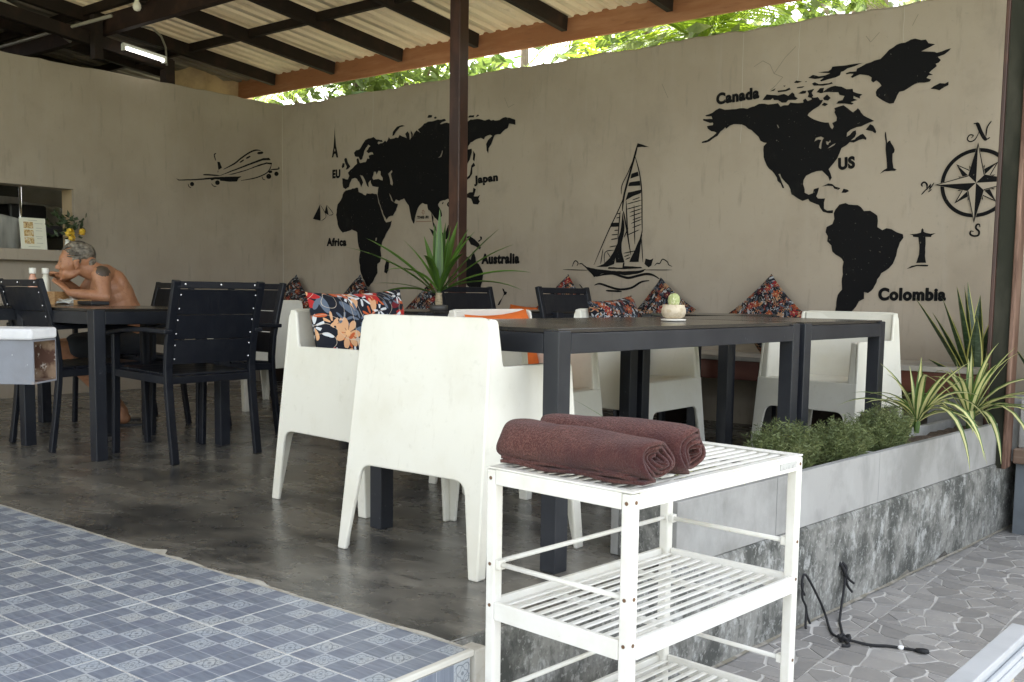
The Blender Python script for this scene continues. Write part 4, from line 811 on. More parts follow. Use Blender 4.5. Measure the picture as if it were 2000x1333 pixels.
# ---------------------------------------------------------------- dark tables
TABM = mat('dark_grey_table', (.0125, .0140, .0190), .4, spec=.38, layers=[dict(scale=6, col=(.020, .022, .027), lo=.42, hi=.66, detail=5), dict(scale=34, col=(.10, .10, .11), lo=.69, hi=.74, fac=.6)], rvar=(9, .28, .46))
TOPM = mat('dark_table_top', (.020, .0185, .0165), .16, spec=.55, layers=[dict(scale=5, col=(.030, .027, .024), lo=.42, hi=.66)], rvar=(6, .10, .22))
def table(name, x0, x1, y0, y1, label, rot=0, h=.745, leg=.06, ap=.062):
    cx, cy = (x0+x1)/2, (y0+y1)/2; lx, ly = (x1-x0)/2, (y1-y0)/2
    t = empty(name, (cx, cy, 0), R(rot), label=label, cat='table', group='dark metal tables')
    mb = MB(); mb.bb(-lx+.012, lx-.012, -ly+.012, ly-.012, h-.014, h); mb.build('table_top', TOPM, t, bevel=.002)
    for sx in (-1, 1):
        for sy in (-1, 1):
            mb = MB(); mb.box((sx*(lx-leg/2), sy*(ly-leg/2), (h-.006)/2), (leg, leg, h-.006)); mb.build('leg', TABM, t, bevel=.003)
        mb = MB(); mb.bb(sx*lx, sx*(lx-.03), -ly+leg+.0005, ly-leg-.0005, h-.014-ap, h-.0145); mb.build('apron', TABM, t, bevel=.002)
    for sy in (-1, 1):
        mb = MB(); mb.bb(-lx+leg+.0005, lx-leg-.0005, sy*ly, sy*(ly-.03), h-.014-ap, h-.0145); mb.build('apron', TABM, t, bevel=.002)
    return t
table('dining_table', -2.555, -1.688, 2.432, 4.00, 'long dark metal table holding the cactus pot', -3.6)
table('dining_table', -2.465, -1.60, 4.02, 4.86, 'square dark table joined to the far end of the long table', -3.6)
table('dining_table', -5.36, -4.577, 2.512, 3.285, 'square dark table between the black armchairs at left')
table('dining_table', -6.20, -5.40, 2.30, 3.08, 'dark table the shirtless person eats at')
table('dining_table', -4.30, -3.62, 3.82, 4.42, 'dark table far back carrying the spiky green plant')
table('dining_table', -3.92, -3.42, 4.72, 5.50, 'narrow dark table before the bench near the orange cushion')
table('dining_table', -2.98, -2.42, 4.93, 5.55, 'dark table before the bench below the map gap')

# ---------------------------------------------------------------- bench along the back wall
be = empty('wall_bench', (-4.4, 5.9, 0), label='long built-in bench with dark red front along the painted wall', cat='bench')
mb = MB(); mb.bb(-3.28, 3.12, -.235, .24, .452, .482); mb.build('bench_top', mat('bench_top_paint', (.36, .33, .28), .6, layers=[dict(scale=4, col=(.28, .26, .22), lo=.45, hi=.65)]), be, bevel=.003)
mb = MB(); mb.bb(-3.28, 3.12, -.225, -.195, .335, .4515); mb.build('front_board', mat('dark_red_board', (.095, .028, .015), .5, layers=[dict(scale=5, stretch=(.3, 1, 2), col=(.14, .05, .03), lo=.5, hi=.68)]), be, bevel=.003)
for x in (-3.1, -2.05, -1.0, .05, 1.1, 2.15, 3.0):
    mb = MB(); mb.bb(x-.03, x+.03, -.17, .2, 0, .4515); mb.build('support', STEELDK, be)

# ---------------------------------------------------------------- cushions
def floral(name, scale, dim=1, fg=.25):
    m = bpy.data.materials.new(name); m.use_nodes = True; nt = m.node_tree; b = nt.nodes['Principled BSDF']
    tc = nt.nodes.new('ShaderNodeTexCoord').outputs['UV']
    cur = (.012*dim, .014*dim, .022*dim)
    c = None
    def layer(c, sc_, off, pal, kind, thr, gate):
        mp = nt.nodes.new('ShaderNodeMapping'); mp.inputs['Scale'].default_value = (sc_, sc_, 1); mp.inputs['Location'].default_value = (off, off*1.7, 0); nt.links.new(tc, mp.inputs[0])
        vo = nt.nodes.new('ShaderNodeTexVoronoi'); vo.voronoi_dimensions = '2D'; vo.inputs['Scale'].default_value = 1; vo.inputs['Randomness'].default_value = .75; nt.links.new(mp.outputs[0], vo.inputs['Vector'])
        df = nt.nodes.new('ShaderNodeVectorMath'); df.operation = 'SUBTRACT'; nt.links.new(mp.outputs[0], df.inputs[0]); nt.links.new(vo.outputs['Position'], df.inputs[1])
        sp = nt.nodes.new('ShaderNodeSeparateXYZ'); nt.links.new(df.outputs[0], sp.inputs[0])
        cs = nt.nodes.new('ShaderNodeSeparateColor'); nt.links.new(vo.outputs['Color'], cs.inputs[0])
        r = vo.outputs['Distance']; th = mth(nt, 'ADD', mth(nt, 'ARCTAN2', sp.outputs[1], sp.outputs[0]), mth(nt, 'MULTIPLY', cs.outputs[1], 6.28))
        if kind == 'flower':
            rad = mth(nt, 'MULTIPLY_ADD', mth(nt, 'ABSOLUTE', mth(nt, 'COSINE', mth(nt, 'MULTIPLY', th, 3.5))), thr*.55, thr*.5)
            mk_ = mth(nt, 'LESS_THAN', r, rad)
            vein = mth(nt, 'LESS_THAN', mth(nt, 'ABSOLUTE', mth(nt, 'COSINE', mth(nt, 'MULTIPLY', th, 3.5))), .28)
            mk_ = mth(nt, 'MULTIPLY', mk_, mth(nt, 'SUBTRACT', 1, mth(nt, 'MULTIPLY', vein, .75)))
        elif kind == 'sprig':     # a fan of oval leaflets on a stem
            rr = mth(nt, 'DIVIDE', r, thr)
            fan = mth(nt, 'MULTIPLY', mth(nt, 'GREATER_THAN', mth(nt, 'COSINE', mth(nt, 'MULTIPLY', th, 6)), mth(nt, 'MULTIPLY_ADD', rr, 1.3, -.55)), mth(nt, 'GREATER_THAN', rr, .22))
            mk_ = mth(nt, 'MULTIPLY', fan, mth(nt, 'LESS_THAN', mth(nt, 'COSINE', th), .7))
        else:                      # single slender leaf
            u = mth(nt, 'MULTIPLY', mth(nt, 'COSINE', th), r); v2 = mth(nt, 'MULTIPLY', mth(nt, 'SINE', th), r)
            e = mth(nt, 'ADD', mth(nt, 'POWER', mth(nt, 'DIVIDE', u, thr), 2), mth(nt, 'POWER', mth(nt, 'DIVIDE', v2, thr*.36), 2))
            mk_ = mth(nt, 'LESS_THAN', e, 1)
        cr = nt.nodes.new('ShaderNodeValToRGB'); cr.color_ramp.interpolation = 'CONSTANT'
        el = cr.color_ramp.elements
        while len(el) < len(pal): el.new(.5)
        for i, p in enumerate(pal): el[i].position = i/len(pal); el[i].color = (p[0]*dim, p[1]*dim, p[2]*dim, 1)
        nt.links.new(cs.outputs[0], cr.inputs[0])
        mk_ = mth(nt, 'MULTIPLY', mk_, mth(nt, 'GREATER_THAN', cs.outputs[2], gate))
        c = mixc(nt, mk_, c if c is not None else cur, cr.outputs[0])
        if kind == 'flower':
            c = mixc(nt, mth(nt, 'MULTIPLY', mth(nt, 'LESS_THAN', r, thr*.2), mth(nt, 'GREATER_THAN', cs.outputs[2], gate)), c, (.78*dim, .45*dim, .22*dim))
        return c
    RED, ORG, PEA, WHT, BLU, MAR = (.42, .025, .025), (.52, .11, .035), (.68, .38, .20), (.66, .68, .70), (.12, .15, .20), (.16, .015, .022)
    c = layer(c, scale*1.05, 5.3, [BLU, WHT, MAR, BLU, PEA], 'leaf', .45, .0)
    c = layer(c, scale*1.5, 2.1, [WHT, PEA, BLU, ORG, WHT], 'sprig', .55, .38)
    c = layer(c, scale*.78, 9.4, [RED, ORG, RED, PEA, ORG, MAR], 'flower', .44, fg)
    c = layer(c, scale*1.9, 3.7, [WHT, ORG, BLU, PEA], 'leaf', .36, .5)
    # stems
    mp = nt.nodes.new('ShaderNodeMapping'); mp.inputs['Scale'].default_value = (scale*.8,)*3; nt.links.new(tc, mp.inputs[0])
    nz = noise(nt, mp.outputs[0], .9, 0)
    st = mth(nt, 'LESS_THAN', mth(nt, 'ABSOLUTE', mth(nt, 'SUBTRACT', mth(nt, 'FRACT', mth(nt, 'MULTIPLY', nz, 7)), .5)), .022)
    c = mixc(nt, mth(nt, 'MULTIPLY', st, .85), c, (.60*dim, .50*dim, .40*dim))
    nt.links.new(c, b.inputs['Base Color']); b.inputs['Roughness'].default_value = .85; b.inputs['Specular IOR Level'].default_value = .2
    bn = nt.nodes.new('ShaderNodeBump'); bn.inputs['Strength'].default_value = .15; bn.inputs['Distance'].default_value = .002
    nt.links.new(noise(nt, coords(nt, 'object'), 300, 2), bn.inputs['Height']); nt.links.new(bn.outputs[0], b.inputs['Normal'])
    return m
FLB, FLS = floral('floral_fabric_large', 4.8, .8, .35), floral('floral_fabric_small', 8.0, .45, .6)
ORGF = mat('orange_fabric', (.62, .125, .012), .8, layers=[dict(scale=16, col=(.55, .11, .012), lo=.45, hi=.68)], bump=(30, .4, .006), space='object')
def cushion(w_, h_, t_, matl, label, loc, rot, seed=1, name='cushion', sag=0, group='scatter cushions'):
    """pillow: pinched corners, swollen middle; local x width, z height, y thickness"""
    mb = MB(); n = 18; v = []; uv = []; rs = random.Random(seed); ph = rs.uniform(0, 6)
    for side in (1, -1):
        for j in range(n+1):
            for i in range(n+1):
                u, q = 2*i/n-1, 2*j/n-1
                pin = 1-.10*(1-(u*u))*(q*q)**1.0*1.0
                ex = u*(1-.085*(1-abs(u)**3)*0-.07*(1-q*q)*abs(u)**2); ez = q*(1-.07*(1-u*u)*abs(q)**2)
                th = (max(0, (1-u**4)*(1-q**4)))**.55
                wr = .05*math.sin(u*7+ph+q*3)*th*(1-th)*4
                v.append((ex*w_/2, side*t_/2*(th+wr*.5), ez*h_/2 - sag*(1-u*u)*max(0, q)))
                uv.append(((u+1)/2, (q+1)/2*h_/w_))
    m_ = (n+1)**2; f = []
    for s, o_ in ((1, 0), (-1, m_)):
        for j in range(n):
            for i in range(n):
                a = o_+j*(n+1)+i; q_ = (a, a+1, a+n+2, a+n+1); f.append(q_ if s < 0 else q_[::-1])
    me_ = bpy.data.meshes.new(name); me_.from_pydata(v, [], f); me_.materials.append(matl)
    ul = me_.uv_layers.new(name='UVMap')
    off = rs.uniform(0, 3)
    for lp in me_.loops: ul.data[lp.index].uv = (uv[lp.vertex_index][0]+off, uv[lp.vertex_index][1]+off*.7)
    me_.polygons.foreach_set('use_smooth', [True]*len(me_.polygons))
    o = mk(name, me_); o.location = loc; o.rotation_mode = 'YXZ'; o.rotation_euler = rot
    return tag(o, label, 'cushion', group)
# local +y side faces away from the viewer for cushions leaning on the back wall
cushion(.53, .45, .14, FLB, 'large floral cushion standing in the armchair at left', (-3.05, 2.85, .632), (R(12), R(2), R(-90)), 3, sag=.0)
cushion(.45, .36, .12, ORGF, 'orange cushion in the armchair across the long table', (-2.865, 3.545, .590), (R(14), R(3), R(-90)), 4, sag=.004)
cushion(.44, .42, .13, FLS, 'floral cushion in the armchair behind the cactus pot', (-2.855, 4.505, .63), (R(16), R(4), R(-90)), 5, sag=.0)
for i, (x, lb, rr) in enumerate(((-7.43, 'floral cushion on its corner in the room corner on the bench', 45), (-6.56, 'floral cushion on its corner below the painted Africa', 44), (-5.72, 'floral cushion on its corner behind the spiky plant', 47),
                             (-4.32, 'floral cushion on its corner under the bow of the painted boat', 45), (-3.49, 'floral cushion on its corner right of the cactus, tipped sideways', 36), (-2.72, 'floral cushion on its corner left of the far white armchair', 45))):
    z = .482+.254+(-.06 if i == 2 else 0)-(.02 if i == 4 else 0)
    cushion(.375, .375, .12, FLS, lb, (x, 6.03, z), (R(-12), R(rr), 0), 20+i)
cushion(.36, .30, .11, ORGF, 'orange cushion on the bench beside the black chair', (-4.66, 6.0, .61), (R(-16), R(3), 0), 31)
# ---------------------------------------------------------------- planter along the floor edge
ang = math.atan(.0913)
PT = empty('planter_trough', (edgeX(2.70), 2.70, 0), -ang, label='long pale cement planter trough along the floor edge', cat='planter')
PLN = 3.02; PW, PH = .235, .212
cuts = [0, .62, 1.47, 2.32, PLN]
for a, b in zip(cuts, cuts[1:]):
    mb = MB(); mb.bb(-.006-.03, -.006, a+.0015, b-.0015, .0015, PH); mb.build('front_panel', PANEL, PT, bevel=.002)
    mb = MB(); mb.bb(-PW-.03, -PW, a+.0015, b-.0015, .0015, PH-.004); mb.build('rear_panel', PANEL, PT, bevel=.002)
for y in (0, 1.47, PLN-.03):
    mb = MB(); mb.bb(-PW+.0005, -.0365, y+.002, y+.03, .0015, PH-.005); mb.build('end_panel', STAIN if y == 0 else PANEL, PT, bevel=.002)
mb = MB(); v = []; rs = random.Random(6)
for i in range(61):
    for k in range(5): v.append((-PW+(PW-.036)*k/4, .02+(PLN-.04)*i/60, .165+rs.uniform(-.012, .012)))
mb.add(v, [(5*i+k, 5*i+k+1, 5*i+6+k, 5*i+5+k) for i in range(60) for k in range(4)]); mb.build('soil_bed', SOIL, PT)

# ---------------------------------------------------------------- plants
GRN = mat('blade_green', (.070, .130, .026), .45, rand=.25, trans=.25); CRM = mat('blade_cream', (.60, .58, .27), .45, rand=.12, trans=.3)
DRG = mat('dracaena_green', (.095, .190, .028), .4, rand=.35, trans=.3); DRK = mat('dracaena_edge', (.055, .120, .022), .4, rand=.3, trans=.2)
SNG = mat('snake_green', (.030, .055, .022), .4, layers=[dict(scale=26, stretch=(1, 1, 2.5), col=(.06, .095, .05), lo=.5, hi=.62, space='object')], trans=.1); SNY = mat('snake_edge', (.50, .48, .14), .45, trans=.15)
def blade(name, parent, base, az, el, length, wd, droop, mats, n=9, stripe=.45, fold=.25, twist=0, tipdry=0):
    """one arching leaf: centre stripe in mats[1], margins in mats[0]"""
    p = Vector(base); d = Vector((math.cos(az)*math.cos(el), math.sin(az)*math.cos(el), math.sin(el)))
    side0 = Vector((-math.sin(az), math.cos(az), 0)); v = []; step = length/n
    for i in range(n+1):
        t = i/n; wl = wd*(.35+.65*min(1, t*4))*(1-max(0, (t-.35)/.65)**1.8)*.5 if i < n else .0006
        nr = side0.cross(d).normalized(); sd = (side0*math.cos(twist*t)+nr*math.sin(twist*t)).normalized(); nr = sd.cross(d)
        for q in (-1, -stripe, 0, stripe, 1): v.append(p+sd*wl*q+nr*abs(q)*wl*fold*-1)
        p = p+d*step; ax = side0; d = (Quaternion(ax, -(-droop/n)) @ d) if False else (d+Vector((0, 0, -droop/n))).normalized()
    mb = MB()
    for i in range(n):
        for k in range(4): mb.add([v[5*i+k], v[5*i+k+1], v[5*i+6+k], v[5*i+5+k]], [(0, 1, 2, 3)], 1 if k in (1, 2) else 0)
    return mb.build(name, mats, parent, smooth=True)
def rosette(name, loc, label, leaves, mats, cat='plant', group=None, wd=.034, fold=.3, stripe=.5, n=9):
    o = empty(name, loc, label=label, cat=cat, group=group)
    mb = MB(); mb.lathe([(.012, -.05), (.016, 0), (.008, .03)], n=8); mb.build('crown', mats[0], o)
    for k, (az, el, L, dr, *w2) in enumerate(leaves):
        blade('leaf', o, (math.cos(az)*.008, math.sin(az)*.008, 0), az, el, L, w2[0] if w2 else wd, dr, mats, n, stripe, fold, .25*math.sin(k*2.1))
    return o
rs = random.Random(31)
IR = YAW     # image-right direction in the ground plane is angle YAW from +X
def fan(nl, l0, l1, e0, e1, d0, d1):
    return [(2*math.pi*k/nl+rs.uniform(-.25, .25), R(rs.uniform(e0, e1)), rs.uniform(l0, l1), rs.uniform(d0, d1)) for k in range(nl)]
sp1 = fan(15, .26, .42, 35, 78, .9, 2.0) + [(IR+3.0, R(52), .34, 1.35), (IR+2.9, R(45), .38, 1.5), (IR+.1, R(58), .42, 2.1), (IR-1.3, R(52), .52, 3.6), (IR-.9, R(45), .46, 3.2), (IR-1.0, R(60), .5, 3.8), (IR+.3, R(50), .5, 2.4), (IR+1.0, R(86), .30, .1), (IR+2.0, R(80), .26, .3), (IR-2.2, R(30), .22, 2.6)]
rosette('spider_plant', (-1.375, 4.72, .285), 'cream and green spider plant at the middle of the planter', sp1, [GRN, CRM], group='spider plants')
sp2 = fan(20, .34, .52, 30, 80, .9, 2.0) + [(IR+.15, R(45), .42, 1.5), (IR-.2, R(35), .46, 1.4), (IR-1.2, R(48), .66, 3.8), (IR-.7, R(38), .52, 2.0), (IR-1.5, R(42), .45, 3.4), (IR-.4, R(50), .6, 2.2), (IR+.0, R(58), .6, 2.0), (IR+3.1, R(48), .42, 1.5), (IR+1.2, R(82), .34, .2), (IR+2.4, R(78), .33, .3), (IR-.5, R(68), .36, .5)]
rosette('spider_plant', (-1.305, 5.34, .25), 'largest cream and green spider plant at the foot of the channel post', sp2, [GRN, CRM], group='spider plants')
sp3 = fan(12, .12, .22, 20, 70, 1.2, 2.4) + [(IR+3.05, R(46), .46, .45), (IR+.2, R(40), .26, 1.9), (IR+.5, R(60), .26, 1.6)]
rosette('spider_plant', (-1.60, 2.93, .225), 'small spider plant at the near end of the planter behind the towel cart', sp3, [GRN, CRM], group='spider plants', wd=.017)
rosette('spider_plant', (-1.535, 3.20, .215), 'low young spider plant showing under the cart top', fan(14, .08, .16, 15, 65, 1.2, 2.6), [GRN, CRM], group='spider plants', wd=.015)
# snake plants beside the post
sn = [(IR+3.0, R(60), .62, .1), (IR+3.2, R(70), .56, .0), (IR+2.8, R(84), .60, .0), (IR+3.0, R(66), .50, .25), (IR+2.6, R(74), .42, -.05), (IR+3.3, R(40), .33, .2), (IR+2.0, R(84), .62, 0), (IR+1.0, R(82), .55, 0), (IR+3.0, R(52), .30, 1.4), (IR-2.0, R(80), .44, .1), (IR+.3, R(76), .5, .1), (IR+3.1, R(80), .60, .1)]
rosette('snake_plant', (-1.42, 5.86, .33), 'tall dark snake plant with yellow edges left of the channel post', sn, [SNY, SNG], wd=.085, stripe=.80, fold=.4, group='snake plants')
sn2 = [(IR+1.2, R(80), .62, 0), (IR+.2, R(72), .55, .1), (IR-.3, R(60), .5, .6), (IR+2.2, R(84), .50, 0), (IR+.6, R(66), .6, .3), (IR-1.0, R(70), .42, .4), (IR+3.0, R(62), .34, .2)]
rosette('snake_plant', (-1.07, 5.88, .33), 'snake plant cut by the right edge behind the channel post', sn2, [SNY, SNG], wd=.062, stripe=.82, fold=.4, group='snake plants')
mb = MB(); mb.bb(-1.62, -1.15, 5.74, 6.0, .0, .34); tag(mb.build('cement_box', PANEL, None, bevel=.004), 'low cement box holding the snake plants', 'planter')
mb = MB(); mb.bb(-1.145, -.4, 5.70, 6.05, .08, .33); tag(mb.build('cement_block', PANEL, None, bevel=.006), 'pale cement block at the right edge beside the post', 'block')
mb = MB(); mb.bb(-1.16, -.4, 5.66, 6.08, .0, .0795); tag(mb.build('timber_plank', mat('old_timber', (.13, .085, .06), .8, layers=[dict(scale=8, stretch=(.4, 3, 3), col=(.22, .17, .13), lo=.5, hi=.65)]), None, bevel=.008), 'weathered brown plank under the cement block', 'plank')
mb = MB(); mb.bb(-1.155, -.35, 5.72, 6.10, -.384, -.0005); tag(mb.build('painted_plinth', mat('slate_blue_paint', (.11, .125, .14), .7, layers=[dict(scale=6, col=(.085, .095, .105), lo=.45, hi=.65)]), None, bevel=.004), 'slate grey painted plinth at the right edge', 'plinth')
# feathery shrubs
FERN = mat('feathery_green', (.155, .190, .070), .6, layers=[dict(scale=22, col=(.085, .115, .040), lo=.42, hi=.62), dict(scale=9, col=(.25, .26, .11), lo=.55, hi=.7, fac=.6)], trans=.25)
def shrub(loc, rx, ry, h, n, seed, label):
    o = empty('feathery_shrub', loc, -ang, label=label, cat='shrub', group='feathery shrubs in the planter'); rs = random.Random(seed)
    mb = MB(); st = MB()
    for k in range(n):
        a = rs.uniform(0, 6.283); rr = math.sqrt(rs.random()); bx, by = math.cos(a)*rr*rx*.6, math.sin(a)*rr*ry*.75
        hh = h*(.55+.5*rs.random())*(1-.35*rr*rr); tip = Vector((bx+math.cos(a)*rr*rx*.5+rs.uniform(-.02, .02), by+math.sin(a)*rr*ry*.35+rs.uniform(-.02, .02), hh))
        p0 = Vector((bx*.7, by*.85, -.03)); st.tube([p0, p0.lerp(tip, .6)+Vector((0, 0, .01)), tip], [.0016, .0012, .0006], 3)
        m_ = 15
        for i in range(m_):
            t = .2+.8*i/m_; c = p0.lerp(tip, t)
            for q in range(3):
                b2 = rs.uniform(0, 6.283); d = Vector((math.cos(b2), math.sin(b2), rs.uniform(.15, .9))).normalized(); L = rs.uniform(.016, .036)*(1.25-t*.6)
                s = d.cross(Vector((rs.uniform(-1, 1), rs.uniform(-1, 1), rs.uniform(-1, 1)))).normalized()*rs.uniform(.0014, .0026)
                mb.add([c-s*.5, c+d*L*.5+s, c+d*L, c+d*L*.5-s], [(0, 1, 2, 3)])
    f = mb.build('foliage', FERN, o); st.build('stems', mat('shrub_stem', (.10, .11, .04), .7), o)
    return o
shrub((-1.525, 3.56, .175), .105, .20, .225, 280, 1, 'nearer feathery green shrub in the planter beside the cart')
shrub((-1.482, 4.02, .175), .105, .19, .195, 260, 2, 'middle feathery green shrub in the planter')
shrub((-1.445, 4.44, .175), .105, .21, .225, 280, 3, 'farther feathery green shrub below the spider plant')
# spiky plant on the far table
dr = []
for az_, el_, L_, d_, w_ in ((3.05, 40, .50, .30, .036), (2.95, 47, .44, .25, .032), (3.2, 22, .30, .25, .016), (3.15, 18, .36, .5, .030), (1.6, 84, .40, .0, .034), (1.2, 80, .34, .05, .034), (.9, 72, .36, .08, .036), (.6, 66, .34, .1, .034), (.35, 52, .42, .15, .034), (.2, 44, .42, .25, .034),
                         (.05, 30, .44, .35, .032), (-.1, 24, .40, .45, .034), (2.3, 70, .28, .15, .030), (-1.0, 55, .30, .5, .032), (-1.8, 58, .28, .6, .032), (-2.5, 45, .30, .6, .032), (1.9, 75, .32, .05, .03), (-.6, 62, .33, .3, .034), (2.7, 60, .30, .3, .03), (.75, 78, .3, .0, .032)):
    dr.append((IR+az_, R(el_), L_*1.2, d_*2.0, w_*1.4))
dp = empty('potted_dracaena', (-3.82, 4.135, .745), label='spiky green plant in a small vase on the far table', cat='plant')
mb = MB(); mb.lathe([(.045, 0), (.05, .004), (.052, .03), (.045, .032)], n=18); mb.build('dish', mat('dark_dish', (.05, .045, .04), .5), dp, smooth=True)
mb = MB(); mb.lathe([(.02, .004), (.022, .05), (.018, .085), (.02, .10)], n=12); mb.build('stem', mat('pale_cane', (.30, .24, .15), .7, layers=[dict(scale=40, stretch=(1, 1, 3), col=(.2, .16, .1), lo=.5, hi=.6)]), dp, smooth=True)
for k, (az, el, L, d_, w_) in enumerate(dr): blade('leaf', dp, (math.cos(az)*.01, math.sin(az)*.01, .085+.002*k), az, el, L, w_, d_, [DRG, DRK if k % 3 else DRG], 10, .5, .35, .4*math.sin(k*1.7))
# cactus pot on the long table
ca = empty('cactus_pot', (-1.995, 3.545, .745), label='small round cactus in a pale carved pot on the long table', cat='cactus pot')
POTM = mat('pale_pot_glaze', (.62, .52, .38), .5, layers=[dict(scale=38, col=(.48, .38, .25), lo=.5, hi=.62)], bump=(45, .5, .006), space='object')
mb = MB(); mb.lathe([(.034, .0), (.049, .003), (.051, .009), (.036, .011)], n=24); mb.build('saucer', mat('white_saucer', (.66, .62, .54), .4), ca, smooth=True)
mb = MB(); mb.lathe([(.026, .011), (.042, .018), (.049, .034), (.049, .048), (.043, .062), (.045, .066), (.041, .067), (.038, .058)], n=28); mb.build('pot', POTM, ca, smooth=True)
mb = MB(); v = []; n = 40; prof = [(.014, .055), (.020, .07), (.0225, .084), (.020, .100), (.012, .110), (.002, .113)]
for r_, z in prof:
    for k in range(n): t = 2*math.pi*k/n; q = r_*(1+.09*math.cos(10*t)); v.append((q*math.cos(t), q*math.sin(t), z))
mb.add(v, [(i*n+k, i*n+(k+1) % n, (i+1)*n+(k+1) % n, (i+1)*n+k) for i in range(len(prof)-1) for k in range(n)]); mb.build('cactus', mat('cactus_green', (.34, .38, .16), .6, layers=[dict(scale=90, col=(.55, .55, .33), lo=.52, hi=.6, space='object')]), ca, smooth=True)

# ---------------------------------------------------------------- towel cart
CARTM = mat('cream_cart_paint', (.69, .675, .625), .4, spec=.45, layers=[dict(scale=10, col=(.63, .61, .54), lo=.46, hi=.68, space='object'), dict(scale=40, col=(.42, .33, .22), lo=.70, hi=.76, fac=.6, space='object')], space='object')
SCREW = mat('rusty_screw', (.16, .09, .05), .6, metal=.4)
c0 = Vector((-1.016, 1.663, 0)); cl = Vector((-1.420, 1.707, 0)); cr_ = Vector((-.971, 2.367, 0))
az = R(-5.9)
W_, L_ = .404, .704
CT = empty('towel_cart', (c0.x, c0.y, -.384), az+R(1.0), label='cream slatted serving cart carrying the rolled towels', cat='cart')
# local: x from -W (left) to 0, y from 0 (near) to L, z up from the ground
ZT = .46+.384; LG = .027
shelves = [ZT-.303, ZT-.606]
for ix in (0, 1):
    for iy in (0, 1):
        x = -W_+LG/2 if ix == 0 else -LG/2; y = LG/2 if iy == 0 else L_-LG/2
        mb = MB(); mb.box((x, y, ZT/2-.0015), (LG, LG, ZT-.003)); lg = mb.build('leg', CARTM, CT, bevel=.004)
        for z in (ZT-.022, shelves[0]+.085, shelves[0]-.01, shelves[1]+.085, shelves[1]-.01):
            sx = 1 if ix else -1
            MB().tube([(x+(0), y-(LG/2+.0012)*(1 if iy == 0 else -1), z), (x, y-(LG/2-.002)*(1 if iy == 0 else -1), z)], .0042, 8).build('screw', SCREW, lg)
            MB().tube([(x+sx*(LG/2+.0012), y, z+.002), (x+sx*(LG/2-.002), y, z+.002)], .0042, 8).build('screw', SCREW, lg)
def frame(z, hh, top=False):
    nm = 'top_rail' if top else 'shelf_rail'; a = 0 if top else LG*.2
    for x in (-W_+.006, -.006):
        mb = MB(); mb.bb(x-.006, x+.006, LG+.0005, L_-LG-.0005, z-hh, z); mb.build(nm, CARTM, CT, bevel=.002)
    for y in (.006, L_-.006):
        mb = MB(); mb.bb(-W_+LG+.0005, -LG-.0005, y-.006, y+.006, z-hh, z); mb.build(nm, CARTM, CT, bevel=.002)
    n = 12
    if top:
        for y in (.0, L_-.022): MB().bb(-W_, 0, y, y+.022, z+.0003, z+.005).build('top_border', CARTM, CT, bevel=.002)
        for x in (-W_, -.022): MB().bb(x, x+.022, .0222, L_-.0222, z+.0003, z+.005).build('top_border', CARTM, CT, bevel=.002)
    for k in range(n):
        x = -W_+.028+(W_-.056)*k/(n-1)
        mb = MB(); mb.bb(x-.0072, x+.0072, .014, L_-.014, z-.0055 if top else z-.0175, (z-.0005) if top else z-.0125); mb.build('slat', CARTM, CT, bevel=.0025)
    for y in (.2, .5): MB().bb(-W_+.014, -.014, y-.009, y+.009, (z-.016) if top else z-.028, (z-.006) if top else z-.018).build('slat_support', CARTM, CT)
frame(ZT-.002, .034, True); frame(shelves[0], .042); frame(shelves[1], .042)
for s in shelves:
    z = s+.085
    for y in (LG/2, L_-LG/2): MB().tube([(-W_+LG, y, z), (-LG, y, z)], .0062, 8).build('guard_rail', CARTM, CT, smooth=True)
    MB().tube([(-W_+LG/2, LG, z), (-W_+LG/2, L_-LG, z)], .0062, 8).build('guard_rail', CARTM, CT, smooth=True)
    for y in (LG/2+.0, L_-LG/2): MB().box((-W_+LG+.007, y, z), (.014, .02, .022)).build('rail_bracket', CARTM, CT, bevel=.002)
    MB().box((-LG-.007, L_-LG/2, z), (.014, .02, .022)).build('rail_bracket', CARTM, CT, bevel=.002)
mb = MB(); mb.bb(.0002, .0018, L_-.115, L_-.035, ZT-.026, ZT-.010); o = mb.build('maker_label', mat('worn_grey_label', (.42, .42, .40), .5, layers=[dict(scale=90, col=(.30, .30, .29), lo=.5, hi=.6, space='object')]), CT); o['label'] = 'small worn grey sticker'
